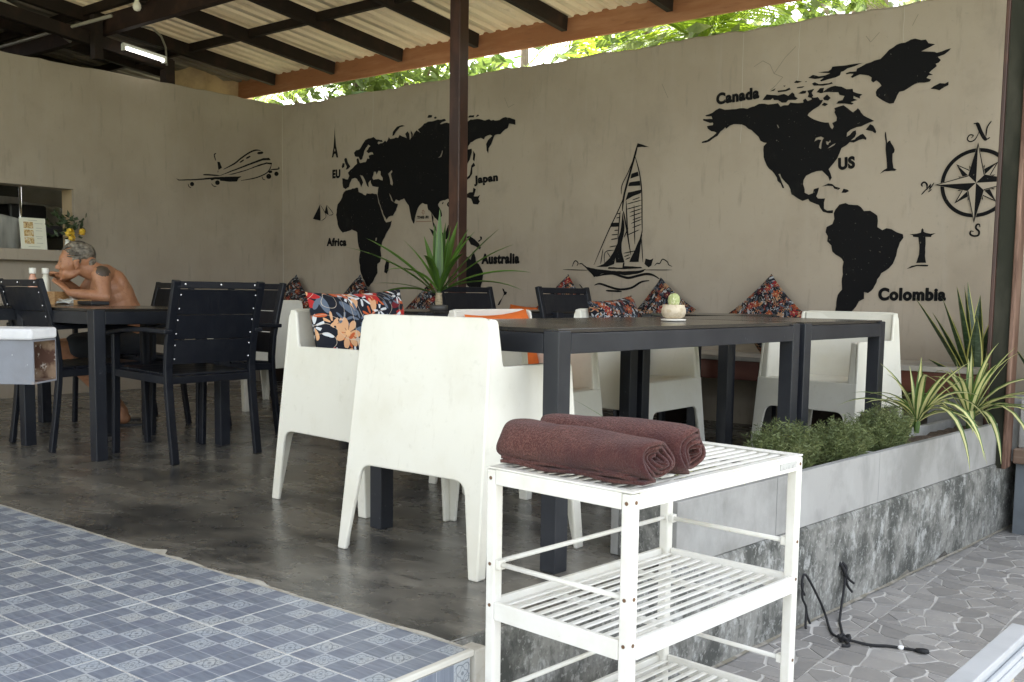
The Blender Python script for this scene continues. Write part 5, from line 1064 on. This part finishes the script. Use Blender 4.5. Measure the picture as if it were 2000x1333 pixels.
# rolled towels
TOW = mat('maroon_terry', (.074, .024, .018), .95, spec=.1, layers=[dict(scale=230, col=(.140, .058, .048), lo=.42, hi=.62, detail=2, space='object'), dict(scale=6, col=(.060, .021, .021), lo=.45, hi=.65, space='object')], bump=(260, 1.0, .006), space='object')
TOW.node_tree.nodes['Principled BSDF'].inputs['Sheen Weight'].default_value = .12
TOW.node_tree.nodes['Principled BSDF'].inputs['Sheen Roughness'].default_value = .5
def towel(loc, rz_, length, r0, label, seed, flap=True):
    """terry towel rolled into a spiral; axis along local x, spiral face at +x"""
    o = empty('rolled_towel', loc, rz_, label=label, cat='towel', group='rolled maroon towels'); rs = random.Random(seed)
    mb = MB(); turns = 4.2; ns = 150; nl = 26; v = []
    for i in range(nl+1):
        u = i/nl; x = -length/2+length*u
        puff = 1+.06*math.sin(u*5+seed)+.035*math.sin(u*11+seed*2)-(.16*((abs(u-.5)*2)**7))
        sag = .10
        for k in range(ns+1):
            t = k/ns; th = t*turns*2*math.pi; rr = (.10+.90*t)*r0*puff*(1+.04*math.sin(th*2+seed+u*1.5)+.025*math.sin(th*5+u*6)+.03*math.sin(th*3.3+u*9+seed))
            dx = (1-t)*.022*math.sin(th*.9+seed)*(u*2-1)*.8+.006*math.sin(th*3)*(1 if u > .5 else -1)*(abs(u-.5)*2)**4
            a = th-turns*2*math.pi-math.pi*.55
            y = rr*math.cos(a)*1.06; z = rr*math.sin(a)*(.93 if math.sin(a) > 0 else .86)+r0*.86
            v.append((x+dx, y, z))
    n1 = ns+1
    mb.add(v, [(i*n1+k, i*n1+k+1, (i+1)*n1+k+1, (i+1)*n1+k) for i in range(nl) for k in range(ns)])
    b = mb.build('terry_roll', TOW, o, smooth=True); so = b.modifiers.new('t', 'SOLIDIFY'); so.thickness = .0065; so.offset = 0
    mb = MB(); mb.tube([(-length/2+.02, 0, r0*.86), (length/2-.035, 0, r0*.86)], r0*.55, 16); mb.build('core', TOW, o, smooth=True)
    if flap:
        for q in range(3):
            mb = MB(); v = []; nn_ = 30
            for i in range(nn_+1):
                u = i/nn_; x = -length/2+.012+length*(.97-.05*q)*u
                ya = -r0*.15; yb2 = -r0*(1.02+.05*math.sin(u*6+q)+.03*math.sin(u*17)-.08*q)
                for k in range(5):
                    s = k/4; v.append((x, ya+(yb2-ya)*s, .0045+.0075*q+.003*math.sin(u*14+q*2)*s+(1-s)*.004))
            mb.add(v, [(5*i+k, 5*i+k+1, 5*i+6+k, 5*i+5+k) for i in range(nn_) for k in range(4)])
            b = mb.build('loose_edge', TOW, o, smooth=True); so = b.modifiers.new('t', 'SOLIDIFY'); so.thickness = .007; so.offset = 0
    return o
towel((-1.215, 1.775, .466), az+R(1), .405, .056, 'front maroon towel rolled up on the cart with its spiral end showing', 1)
towel((-1.205, 1.905, .466), az+R(4), .39, .060, 'rear maroon towel rolled up on the cart behind the other', 4, False)

# ---------------------------------------------------------------- steel tube counter at the left edge
ctr = empty('steel_counter', (-2.148, 1.04, 0), YAW, label='white topped counter on a rusty open steel tube at left', cat='counter')
RUST = mat('galvanised_rusty', (.14, .145, .165), .55, metal=.35, layers=[dict(scale=7, col=(.16, .17, .20), lo=.45, hi=.65, space='object'), dict(scale=13, col=(.30, .20, .14), lo=.60, hi=.72, fac=.7, space='object'), dict(scale=34, col=(.62, .62, .62), lo=.66, hi=.71, space='object')], space='object', bump=(40, .3, .003))
ruI = mat('rust_inside', (.07, .032, .02), .9, layers=[dict(scale=22, col=(.22, .15, .10), lo=.48, hi=.62), dict(scale=60, col=(.40, .36, .32), lo=.62, hi=.68)])
mb = MB(); w2, h2, tk = .108, .096, .004
def tubesec(x0_, x1_, y0_, z0_):
    o4 = [(y0_, z0_), (y0_+w2, z0_), (y0_+w2, z0_+h2), (y0_, z0_+h2)]; i4 = [(y0_+tk, z0_+tk), (y0_+w2-tk, z0_+tk), (y0_+w2-tk, z0_+h2-tk), (y0_+tk, z0_+h2-tk)]
    v = [(x, *p) for x in (x0_, x1_) for p in o4+i4]; f = []; mm = []
    for k in range(4):
        j = (k+1) % 4; f.append((k, j, 8+j, 8+k)); mm.append(0); f.append((4+k, 12+k, 12+j, 4+j)); mm.append(1)
        f.append((8+k, 8+j, 12+j, 12+k)); mm.append(0); f.append((k, 4+k, 4+j, j)); mm.append(0)
    for q, m_ in zip(f, mm): mb.add([v[i] for i in q], [(0, 1, 2, 3)], m_)
tubesec(-1.1, 0, 0, .638)
mb.build('steel_tube', [RUST, ruI], ctr, recalc=True)
mb = MB(); mb.prism(rpoly([(-1.1, -.014, 0), (.002, -.010, .01), (.004, .110, .01), (-1.1, .125, 0)]), lambda x, y: (x, y, .7345), lambda x, y: (x, y, .759)); mb.build('counter_top', mat('white_board', (.52, .52, .52), .45, layers=[dict(scale=5, col=(.38, .38, .40), lo=.45, hi=.66, space='object', detail=7)], space='object'), ctr, bevel=.005, recalc=True)
for x in (-.75, -1.05): MB().bb(x-.03, x+.03, .02, .08, .0, .6375).build('leg', RUST, ctr)

# ---------------------------------------------------------------- aluminium bench rail, bottom right
al = empty('aluminium_rail', (-.550, 1.2, -.384), R(-2.44), label='white aluminium frame rail on a tan post at bottom right', cat='rail')
ALW = mat('white_aluminium', (.47, .49, .51), .3, metal=.25, layers=[dict(scale=8, col=(.40, .42, .44), lo=.45, hi=.66, space='object')], space='object')
mb = MB(); mb.bb(.0, .046, -1.2, 1.31, .470, .484); mb.bb(.003, .040, -1.2, 1.308, .4435, .4695); mb.build('top_profile', ALW, al, bevel=.003)
mb = MB(); mb.bb(.004, .058, -1.2, 1.307, .420, .443); mb.bb(.0405, .0535, -1.2, 1.306, .4435, .456); mb.build('side_profile', ALW, al, bevel=.004)
for y in (1.12, -.6): MB().bb(.012, .05, y-.03, y+.03, 0, .4195).build('post', mat('tan_post', (.42, .34, .22), .6), al, bevel=.003)
for y in (.9, 1.2): MB().ell((.0537, y, .450), (.003, .005, .005), None, 8, 6).build('rivet', BOLT, al)

# ---------------------------------------------------------------- rope tied to the plinth
ROPE = mat('black_rope', (.010, .010, .012), .8, bump=(300, .6, .003))
rp = empty('mooring_rope', (-1.38, 3.6, -.384), label='knotted black rope hanging from the plinth onto the paving', cat='rope')
def smooth_pts(p, k=5):
    out = []
    for i in range(len(p)-1):
        p0, p1, p2, p3 = Vector(p[max(i-1, 0)]), Vector(p[i]), Vector(p[i+1]), Vector(p[min(i+2, len(p)-1)])
        for q in range(k):
            t = q/k; out.append(.5*(2*p1+(p2-p0)*t+(2*p0-5*p1+4*p2-p3)*t*t+(3*p1-p0-3*p2+p3)*t**3))
    out.append(Vector(p[-1])); return out
def rope(pts, r_=.0046): MB().tube(smooth_pts(pts), r_, 7).build('strand', ROPE, rp, smooth=True)
# pegs in the wall: A (upper right) and B (upper left); knot K on the ground
A_, B_, K_ = (.008, .235, .175), (-.018, -.09, .185), (.155, -.125, .016)
rope([(A_[0]-.01, A_[1]-.012, A_[2]+.02), (A_[0]+.012, A_[1]-.02, A_[2]), (A_[0]+.012, A_[1], A_[2]-.025), (A_[0]+.01, A_[1]+.012, A_[2]), (A_[0]-.01, A_[1]+.006, A_[2]+.02)], .007)
rope([A_, (.018, .24, .12), (.025, .20, .05), (.055, .10, .008), (.08, .04, .008), (.12, -.05, .010), K_])
rope([(A_[0]+.012, A_[1]+.005, A_[2]-.02), (.02, .28, .12), (.03, .31, .098)], .005); rope([(A_[0]+.012, A_[1], A_[2]-.02), (.02, .265, .10), (.028, .30, .065)], .005)
rope([(B_[0]+.006, B_[1], B_[2]-.05), (B_[0]+.008, B_[1]-.035, B_[2]-.01), (B_[0]+.01, B_[1]-.01, B_[2]+.03), (.01, .0, .10), (.02, .045, .03), (.05, .0, .008), (.10, -.085, .008), K_])
rope([(B_[0]+.006, B_[1]-.02, B_[2]), (B_[0]+.006, B_[1]-.02, .13), (B_[0]+.01, B_[1]+.01, .085), (B_[0]+.014, B_[1]+.0, .03), (B_[0]+.02, B_[1]-.01, .012)], .0045)
rope([(B_[0]+.01, B_[1]+.01, .085), (B_[0]+.012, B_[1]+.02, .05), (B_[0]+.018, B_[1]+.035, .02)], .0045)
for k in range(5):
    a = k*1.3; rope([(K_[0]+.014*math.cos(a), K_[1]+.014*math.sin(a), .008), (K_[0]+.02*math.cos(a+1), K_[1]+.02*math.sin(a+1), .026), (K_[0]+.016*math.cos(a+2.2), K_[1]+.016*math.sin(a+2.2), .012)], .0062)
rope([K_, (K_[0]+.03, K_[1]-.035, .008), (K_[0]+.012, K_[1]-.055, .008)], .006)
rope([K_, (K_[0]+.08, K_[1]+.015, .009), (.30, -.075, .009), (.385, -.055, .009)], .0052)
rope([(.385, -.055, .010), (.405, -.062, .012), (.42, -.05, .011), (.405, -.04, .010), (.388, -.052, .010)], .008)
MB().ell((.335, -.066, .010), (.012, .008, .0085), Matrix.Rotation(R(15), 3, 'Z'), 10, 6).build('tape', mat('white_tape', (.75, .75, .75), .5), rp, smooth=True)

# ---------------------------------------------------------------- things on the eating table
bt0 = None
BOTL = mat('bottle_clear', (.62, .50, .38), .2)
for i, (x, y, c_, lb) in enumerate(((-6.00, 2.915, (.58, .30, .20), 'pinkish sauce bottle with white cap, left of the pair on the table'), (-5.985, 2.985, (.62, .60, .50), 'pale sauce bottle with white cap, right of the pair on the table'))):
    b = empty('sauce_bottle', (x, y, .745), label=lb, cat='bottle', group='sauce bottles')
    MB().lathe([(.024, 0), (.027, .01), (.027, .135), (.015, .170), (.014, .180)], n=16).build('bottle', mat('sauce', c_, .25), b, smooth=True)
    MB().lathe([(.019, .180), (.020, .185), (.020, .212), (.017, .215)], n=16).build('cap', mat('bottle_cap', (.75, .74, .68), .4), b, smooth=True)
def wicker(name, x, y, d, label, cat, rz_=0, hole=True):
    o = empty(name, (x, y, .745), rz_, label=label, cat=cat); W3 = mat(name+'_wood', (.36, .21, .085), .6, layers=[dict(scale=50, stretch=(1, 1, 3), col=(.25, .13, .05), lo=.48, hi=.6)])
    mb = MB(); mb.bb(-d[0]/2, d[0]/2, -d[1]/2, d[1]/2, 0, .006); mb.build('base', W3, o)
    for s in (-1, 1):
        MB().bb(s*d[0]/2, s*(d[0]/2-.006), -d[1]/2, d[1]/2, .0062, d[2]).build('side', W3, o)
        MB().bb(-d[0]/2+.0062, d[0]/2-.0062, s*d[1]/2, s*(d[1]/2-.006), .0062, d[2]).build('side', W3, o)
    return o
wicker('wooden_caddy', -5.90, 3.00, (.10, .12, .075), 'small wooden caddy before the eating person', 'caddy', R(20))
wicker('napkin_box', -5.62, 3.02, (.07, .07, .03), 'little wooden box near the elbow of the person', 'box', R(10))
mb = MB(); mb.box((0, 0, .012), (.16, .11, .022)); tag(mb.build('dark_wallet', DARK, None, (-5.52, 3.03, .746), bevel=.004), 'flat dark case lying on the table under the forearm', 'case')
pp = empty('paper_napkins', (-5.80, 3.01, .746), R(30), label='crumpled white napkins on the table by the caddy', cat='napkins')
rs = random.Random(8)
for k in range(4):
    mb = MB(); v = []
    for j in range(5):
        for i in range(5): v.append(((i/4-.5)*.09+rs.uniform(-.006, .006), (j/4-.5)*.07+rs.uniform(-.006, .006)+.01*k, .004+.006*k+rs.uniform(0, .012)))
    mb.add(v, [(j*5+i, j*5+i+1, j*5+6+i, j*5+5+i) for j in range(4) for i in range(4)]); mb.build('napkin', mat('napkin_white', (.75, .75, .70), .8), pp)
# ---------------------------------------------------------------- person eating, shirtless
F_ = Vector((-.449, -.894, 0)); LFT = Vector((.894, -.449, 0))
PO = empty('person', (-5.77, 3.40, 0), label='shirtless grey haired person with a shoulder tattoo bending over food', cat='person')
def P(a, b, z): q = F_*a+LFT*b; return Vector((q.x, q.y, z))
ROTP = Matrix((F_, LFT, Vector((0, 0, 1)))).transposed()
bodyMB = MB()
def cap(p0, r0, p1, r1, n=14):
    p0, p1 = Vector(p0), Vector(p1); d = (p1-p0).normalized(); pts = []; rr = []
    for k in range(5): t = math.pi/2*(1-k/4); pts.append(p0-d*r0*math.sin(t)); rr.append(max(.0008, r0*math.cos(t)))
    for k in range(5): t = math.pi/2*k/4; pts.append(p1+d*r1*math.sin(t)); rr.append(max(.0008, r1*math.cos(t)))
    bodyMB.tube(pts, rr, n)
def el(c, r, tilt=0): bodyMB.ell(P(*c), r, ROTP @ Matrix.Rotation(tilt, 3, 'Y'), 20, 14)
# trunk
el((.00, 0, .53), (.125, .165, .12)); el((.035, 0, .64), (.125, .150, .13), .25); el((.075, 0, .745), (.130, .162, .13), .3); el((.105, 0, .84), (.118, .178, .115), .35); el((.125, 0, .905), (.085, .160, .075), .3)
el((.17, .0, .80), (.06, .13, .08)); el((.050, 0, .69), (.129, .157, .14), .28); el((.088, 0, .795), (.126, .170, .13), .33); cap(P(.13, .10, .94), .05, P(.135, -.10, .94), .05)
el((.055, .085, .875), (.05, .065, .085), .3); el((.055, -.085, .875), (.05, .065, .085), .3)
def Ph(a, b, z): return P(a-.048, b, z+.020)
# near (left) arm
SN, EN, WN = P(.165, .195, .925), P(.150, .262, .792), Ph(.385, .125, .795)
cap(SN, .054, SN.lerp(EN, .5), .045); cap(SN.lerp(EN, .4), .046, EN, .036); cap(EN, .037, EN.lerp(WN, .45), .035); cap(EN.lerp(WN, .4), .035, WN, .024)
# far (right) arm, elbow on the table, forearm raised to the mouth
SF, EF, WF = P(.165, -.195, .915), P(.270, -.235, .790), Ph(.410, -.075, .865)
cap(SF, .057, EF, .040); cap(EF, .041, EF.lerp(WF, .5), .037); cap(EF.lerp(WF, .4), .037, WF, .026)
cap(P(.14, .12, .925), .058, SN, .055); cap(P(.14, -.12, .92), .058, SF, .053)
def hand(w, kn, tips, thumb):
    """palm from wrist w to knuckle line, four unequal bent fingers, thumb from the palm's side"""
    w = Vector(w); ks = [Vector(k) for k in kn]
    for k in ks: cap(w.lerp(k, .12), .016, k, .0095, 10)
    cap(ks[0].lerp(w, .35), .013, ks[3].lerp(w, .35), .013, 10)
    for k, (m_, t) in zip(ks, tips): cap(k, .0092, m_, .0082, 8); cap(m_, .0082, t, .0068, 8)
    b, m_, t = thumb; cap(b, .0125, m_, .0098, 8); cap(m_, .0098, t, .0080, 8)
hand(WN, [Ph(.440, .105, .838), Ph(.437, .087, .845), Ph(.430, .070, .848), Ph(.420, .056, .846)],
     [(Ph(.470, .085, .858), Ph(.462, .050, .875)), (Ph(.476, .066, .866), Ph(.468, .030, .880)), (Ph(.470, .048, .866), Ph(.458, .015, .874)), (Ph(.452, .038, .858), Ph(.440, .012, .864))],
     (Ph(.410, .085, .815), Ph(.432, .050, .845), Ph(.440, .022, .868)))
hand(WF, [Ph(.462, -.055, .892), Ph(.460, -.040, .902), Ph(.452, -.026, .908), Ph(.442, -.014, .908)],
     [(Ph(.490, -.030, .898), Ph(.478, .000, .905)), (Ph(.494, -.012, .908), Ph(.470, .012, .912)), (Ph(.486, .004, .915), Ph(.462, .020, .915)), (Ph(.470, .012, .914), Ph(.450, .024, .912))],
     (Ph(.430, -.050, .880), Ph(.440, -.022, .888), Ph(.455, .004, .896)))
# neck and head (face turned down and forward)
cap(P(.13, 0, .915), .066, P(.262, 0, .972), .058)
el((.287, 0, 1.038), (.092, .076, .084), .30); el((.250, 0, 1.02), (.066, .070, .072), .2)
el((.335, 0, .990), (.058, .064, .078), .20); el((.345, 0, .930), (.046, .052, .042), .5); el((.366, 0, .902), (.022, .028, .019), .5); el((.315, .03, .925), (.045, .026, .022), .45); el((.315, -.03, .925), (.045, .026, .022), .45)
el((.372, 0, 1.020), (.018, .050, .013), .2)                         # brow
cap(P(.383, 0, 1.000), .0085, P(.404, 0, .966), .0115); el((.396, .010, .958), (.010, .008, .007)); el((.396, -.010, .958), (.010, .008, .007))
el((.368, .036, .966), (.018, .018, .016)); el((.368, -.036, .966), (.018, .018, .016))   # cheeks
el((.386, 0, .936), (.011, .022, .006), .3); el((.381, 0, .922), (.011, .020, .007), .3)   # lips
for s in (-1, 1):
    el((.296, s*.074, .985), (.018, .009, .032), .35); el((.302, s*.083, .985), (.006, .006, .021), .35); el((.288, s*.082, 1.006), (.013, .006, .008), .35); el((.299, s*.076, .957), (.008, .006, .008))
# legs under the table, feet tucked back
for s in (-1, 1):
    K2, A2 = P(.38, s*.13, .475), P(.06, s*.12, .095)
    cap(P(.03, s*.09, .50), .082, K2, .056); cap(K2, .055, K2.lerp(A2, .35), .052); cap(K2.lerp(A2, .3), .053, A2, .036)
    cap(A2, .036, P(.05, s*.12, .04), .032); cap(P(.04, s*.12, .045), .032, P(.19, s*.13, .028), .026)
    for k in range(5): cap(P(.185, s*(.112+.009*k), .022), .0095, P(.212-.006*k, s*(.112+.0095*k), .018), .008, 8)
SKIN = bpy.data.materials.new('tanned_skin'); SKIN.use_nodes = True; nt = SKIN.node_tree; b = nt.nodes['Principled BSDF']
oc = nt.nodes.new('ShaderNodeTexCoord').outputs['Object']
c = mixc(nt, ramp(nt, noise(nt, oc, 7, 5), .42, .66), (.33, .150, .076), (.42, .205, .11))
c = mixc(nt, mth(nt, 'MULTIPLY', ramp(nt, noise(nt, oc, 46, 4), .55, .7), .4), c, (.20, .065, .032))
tp_ = P(.150, .232, .955)
dv = nt.nodes.new('ShaderNodeVectorMath'); dv.operation = 'DISTANCE'; nt.links.new(oc, dv.inputs[0]); dv.inputs[1].default_value = tp_
tm = mth(nt, 'LESS_THAN', mth(nt, 'ADD', dv.outputs['Value'], mth(nt, 'MULTIPLY', noise(nt, oc, 40, 4), .05)), .070)
c = mixc(nt, mth(nt, 'MULTIPLY', tm, .88), c, (.022, .028, .024))
nt.links.new(c, b.inputs['Base Color']); b.inputs['Roughness'].default_value = .5; b.inputs['Subsurface Weight'].default_value = .08; b.inputs['Subsurface Radius'].default_value = (.02, .008, .004)
bn = nt.nodes.new('ShaderNodeBump'); bn.inputs['Strength'].default_value = .25; bn.inputs['Distance'].default_value = .004; nt.links.new(noise(nt, oc, 60, 5), bn.inputs['Height']); nt.links.new(bn.outputs[0], b.inputs['Normal'])
bo = bodyMB.build('body', SKIN, PO, smooth=True, recalc=False)
rm = bo.modifiers.new('union', 'REMESH'); rm.mode = 'VOXEL'; rm.voxel_size = .0058; rm.use_smooth_shade = True
sm = bo.modifiers.new('soft', 'SMOOTH'); sm.factor = .5; sm.iterations = 7
# hair: grey at the temples, dark and combed back
HAIR = bpy.data.materials.new('grey_hair'); HAIR.use_nodes = True; nt = HAIR.node_tree; b = nt.nodes['Principled BSDF']
st = coords(nt, 'object', (1, 1, 1)); c = mixc(nt, ramp(nt, noise(nt, st, 26, 5, .6, .4), .4, .62), (.045, .036, .027), (.24, .21, .165))
nt.links.new(c, b.inputs['Base Color']); b.inputs['Roughness'].default_value = .6
hm = MB(); rs = random.Random(3); Rh = ROTP @ Matrix.Rotation(.30, 3, 'Y')
for k in range(900):
    # root on the upper and rear skull, strand combed back and down along the surface
    ph = rs.uniform(.05, 1.75); th = rs.uniform(0, 6.283)
    d = Vector((math.sin(ph)*math.cos(th), math.sin(ph)*math.sin(th), math.cos(ph)))
    if d.x > .62 and d.z < .62: continue
    if d.x > .25 and d.z < .1: continue
    pts = []
    for i in range(7):
        e = Vector((d.x*.0945, d.y*.0795, d.z*.0875))*(1+.015*math.sin(i+k)); pts.append(P(.286, 0, 1.038)+Rh @ e)
        d = (d+Vector((-.19, d.y*.02, -.085-.09*max(0, -d.x)))).normalized()
    wv_ = Vector((rs.uniform(-1, 1), rs.uniform(-1, 1), rs.uniform(-1, 1)))
    hm.tube(pts, [.0030, .0034, .0034, .0032, .0028, .0022, .0008], 4)
hm.ell(P(.268, 0, 1.044), (.088, .0755, .080), Rh, 20, 12); hm.ell(P(.222, 0, 1.005), (.040, .062, .055), Rh, 16, 10)
for s in (-1, 1): hm.ell(P(.292, s*.064, 1.015), (.028, .016, .03), Rh, 10, 8)
hm.build('hair', HAIR, PO, smooth=True)
EYEM = mat('eye_dark', (.03, .02, .015), .3)
for s in (-1, 1): MB().ell(P(.3775, s*.031, 1.000), (.006, .012, .005), ROTP, 10, 6).build('eye', EYEM, PO)
# dark shorts
shm = MB()
def scap(p0, r0, p1, r1): 
    global bodyMB
    keep = bodyMB; bodyMB = shm; cap(p0, r0, p1, r1, 18); bodyMB = keep
shm.ell(P(0, 0, .515), (.142, .182, .105), ROTP, 20, 12)
for s in (-1, 1): scap(P(.02, s*.095, .505), .098, P(.30, s*.125, .485), .078)
so_ = shm.build('shorts', mat('dark_shorts', (.020, .022, .028), .85), PO, smooth=True)
rm = so_.modifiers.new('union', 'REMESH'); rm.mode = 'VOXEL'; rm.voxel_size = .012; rm.use_smooth_shade = True
for s in (-1, 1):
    mb = MB(); L = [(-.135, -.03), (-.12, -.042), (.0, -.038), (.10, -.05), (.15, -.035), (.158, 0), (.15, .035), (.10, .048), (0, .036), (-.12, .04), (-.135, .03)]
    mb.prism([(a+.07, s*.125+q) for a, q in L], lambda a, q: P(a, q, .001), lambda a, q: P(a, q, .014)); mb.build('flip_flop', DARK, PO, recalc=True)
# ---------------------------------------------------------------- trees beyond the wall
BARK = mat('bark', (.16, .12, .08), .9, layers=[dict(scale=9, stretch=(2, 2, .5), col=(.28, .23, .17), lo=.48, hi=.64)], bump=(14, .8, .03))
def leafmat(name, a, b_, tr=.45): return mat(name, a, .5, layers=[dict(scale=2.4, col=b_, lo=.42, hi=.62), dict(scale=11, col=tuple(q*.55 for q in a), lo=.52, hi=.68, fac=.7)], trans=tr)
LM = [leafmat('olive_leaf', (.13, .18, .035), (.075, .12, .03), .45), leafmat('lime_leaf', (.27, .36, .03), (.18, .27, .025), .55), leafmat('grey_green_leaf', (.11, .15, .055), (.19, .22, .09), .45)]
def tree(x, y, h, r_, n, mi, seed, label, ls=.19):
    o = empty('broadleaf_tree', (x, y, -.4), label=label, cat='tree', group='trees beyond the wall'); rs = random.Random(seed)
    tk = MB(); tk.tube([(0, 0, 0), (.05, .03, h*.35), (-.04, .06, h*.62), (0, 0, h*.8)], [.13, .10, .07, .03], 9); limbs = []
    for k in range(11):
        a = rs.uniform(0, 6.283); z0 = h*rs.uniform(.30, .65); e = Vector((math.cos(a)*r_*rs.uniform(.5, .95), math.sin(a)*r_*rs.uniform(.5, .95), min(h*.97, z0+rs.uniform(.2, .9)*r_)))
        p0 = Vector((0, .03, z0)); tk.tube([p0, p0.lerp(e, .5)+Vector((0, 0, .12)), e], [.045, .03, .010], 6); limbs.append((p0, e))
    tk.build('trunk', BARK, o, smooth=True)
    cr = MB()
    clumps = [p.lerp(e, t)+Vector((rs.uniform(-.25, .25), rs.uniform(-.25, .25), rs.uniform(-.2, .25))) for p, e in limbs for t in (.55, .8, 1.0)]
    for k in range(n):
        c = rs.choice(clumps); g_ = Vector((rs.gauss(0, .24), rs.gauss(0, .24), rs.gauss(0, .20)))*(r_/1.6); q = c+g_
        d = Vector((rs.uniform(-1, 1), rs.uniform(-1, 1), rs.uniform(-1, .4))).normalized(); s = d.cross(Vector((rs.uniform(-1, 1), rs.uniform(-1, 1), rs.uniform(-.3, 1)))).normalized(); L = ls*rs.uniform(.6, 1.3); w_ = L*.20
        cr.add([q, q+d*L*.45+s*w_, q+d*L, q+d*L*.45-s*w_], [(0, 1, 2, 3)])
    cr.build('crown', LM[mi], o)
    return o
def palm(x, y, h, nf, fl, mi, seed, label, lean=(0, 0)):
    o = empty('palm_tree', (x, y, -.4), label=label, cat='palm', group='palms beyond the wall'); rs = random.Random(seed)
    tp = Vector((lean[0], lean[1], h)); MB().tube([(0, 0, 0), Vector((lean[0]*.3, lean[1]*.3, h*.5)), tp], [.12, .09, .075], 10).build('trunk', BARK, o, smooth=True)
    for k in range(nf):
        az = 2*math.pi*k/nf+rs.uniform(-.2, .2); e0 = R(rs.uniform(15, 75)); mb = MB(); p = tp.copy(); d = Vector((math.cos(az)*math.cos(e0), math.sin(az)*math.cos(e0), math.sin(e0))); pts = [p.copy()]; m_ = 30
        for i in range(m_):
            p = p+d*fl/m_; d = (d+Vector((0, 0, -.055))).normalized(); pts.append(p.copy())
        mb.tube(pts[::3], [.014*(1-i/11)+.003 for i in range(len(pts[::3]))], 5)
        for i in range(3, m_+1):
            t = i/m_; dd = (pts[i]-pts[i-1]).normalized(); sd = dd.cross(Vector((0, 0, 1))).normalized(); L = fl*.30*math.sin(math.pi*min(1, .12+t*.86))**.7
            for s in (-1, 1):
                for hf in (0, .5):
                    b0 = pts[i]-dd*hf*fl/m_; q = (sd*s*.85+dd*.62+Vector((0, 0, -.18-.2*rs.random()))).normalized(); tip = b0+q*L*rs.uniform(.85, 1.1)+Vector((0, 0, -.07*L)); wd = dd*.011
                    md = b0.lerp(tip, .4); mb.add([b0-wd*.6, md-wd, tip, md+wd], [(0, 1, 2, 3)])
        mb.build('frond', LM[mi], o)
    return o
tree(-9.6, 8.6, 4.6, 1.6, 3000, 2, 1, 'grey green tree beyond the far corner of the wall')
tree(-7.9, 8.0, 4.4, 1.4, 2800, 0, 2, 'olive tree beyond the wall behind the Europe map')
tree(-5.3, 8.4, 4.6, 1.6, 2600, 2, 4, 'grey green tree beyond the wall right of the red post')
tree(-4.5, 9.2, 5.2, 1.5, 2600, 0, 5, 'olive tree beyond the wall above the painted boat')
tree(-.6, 9.4, 5.0, 1.4, 2400, 1, 6, 'lime green tree beyond the wall right of the palm fronds')
tree(-9.0, 11.5, 7.0, 2.4, 1800, 0, 7, 'tall olive tree far beyond the wall at left', .24)
tree(-4.6, 12.5, 7.0, 2.4, 1800, 2, 9, 'tall grey green tree far beyond the wall at centre', .24)
palm(-8.4, 7.75, 3.45, 18, 1.7, 1, 3, 'young lime palm beyond the wall left of the red post')
palm(-2.75, 7.9, 4.0, 24, 2.3, 1, 8, 'lime palm beyond the wall above the Canada lettering')
palm(-6.2, 9.6, 3.6, 14, 2.0, 1, 12, 'farther palm beyond the wall behind the red post')
palm(-4.15, 7.75, 3.35, 20, 1.8, 1, 15, 'short lime palm beyond the wall above the painted boat')
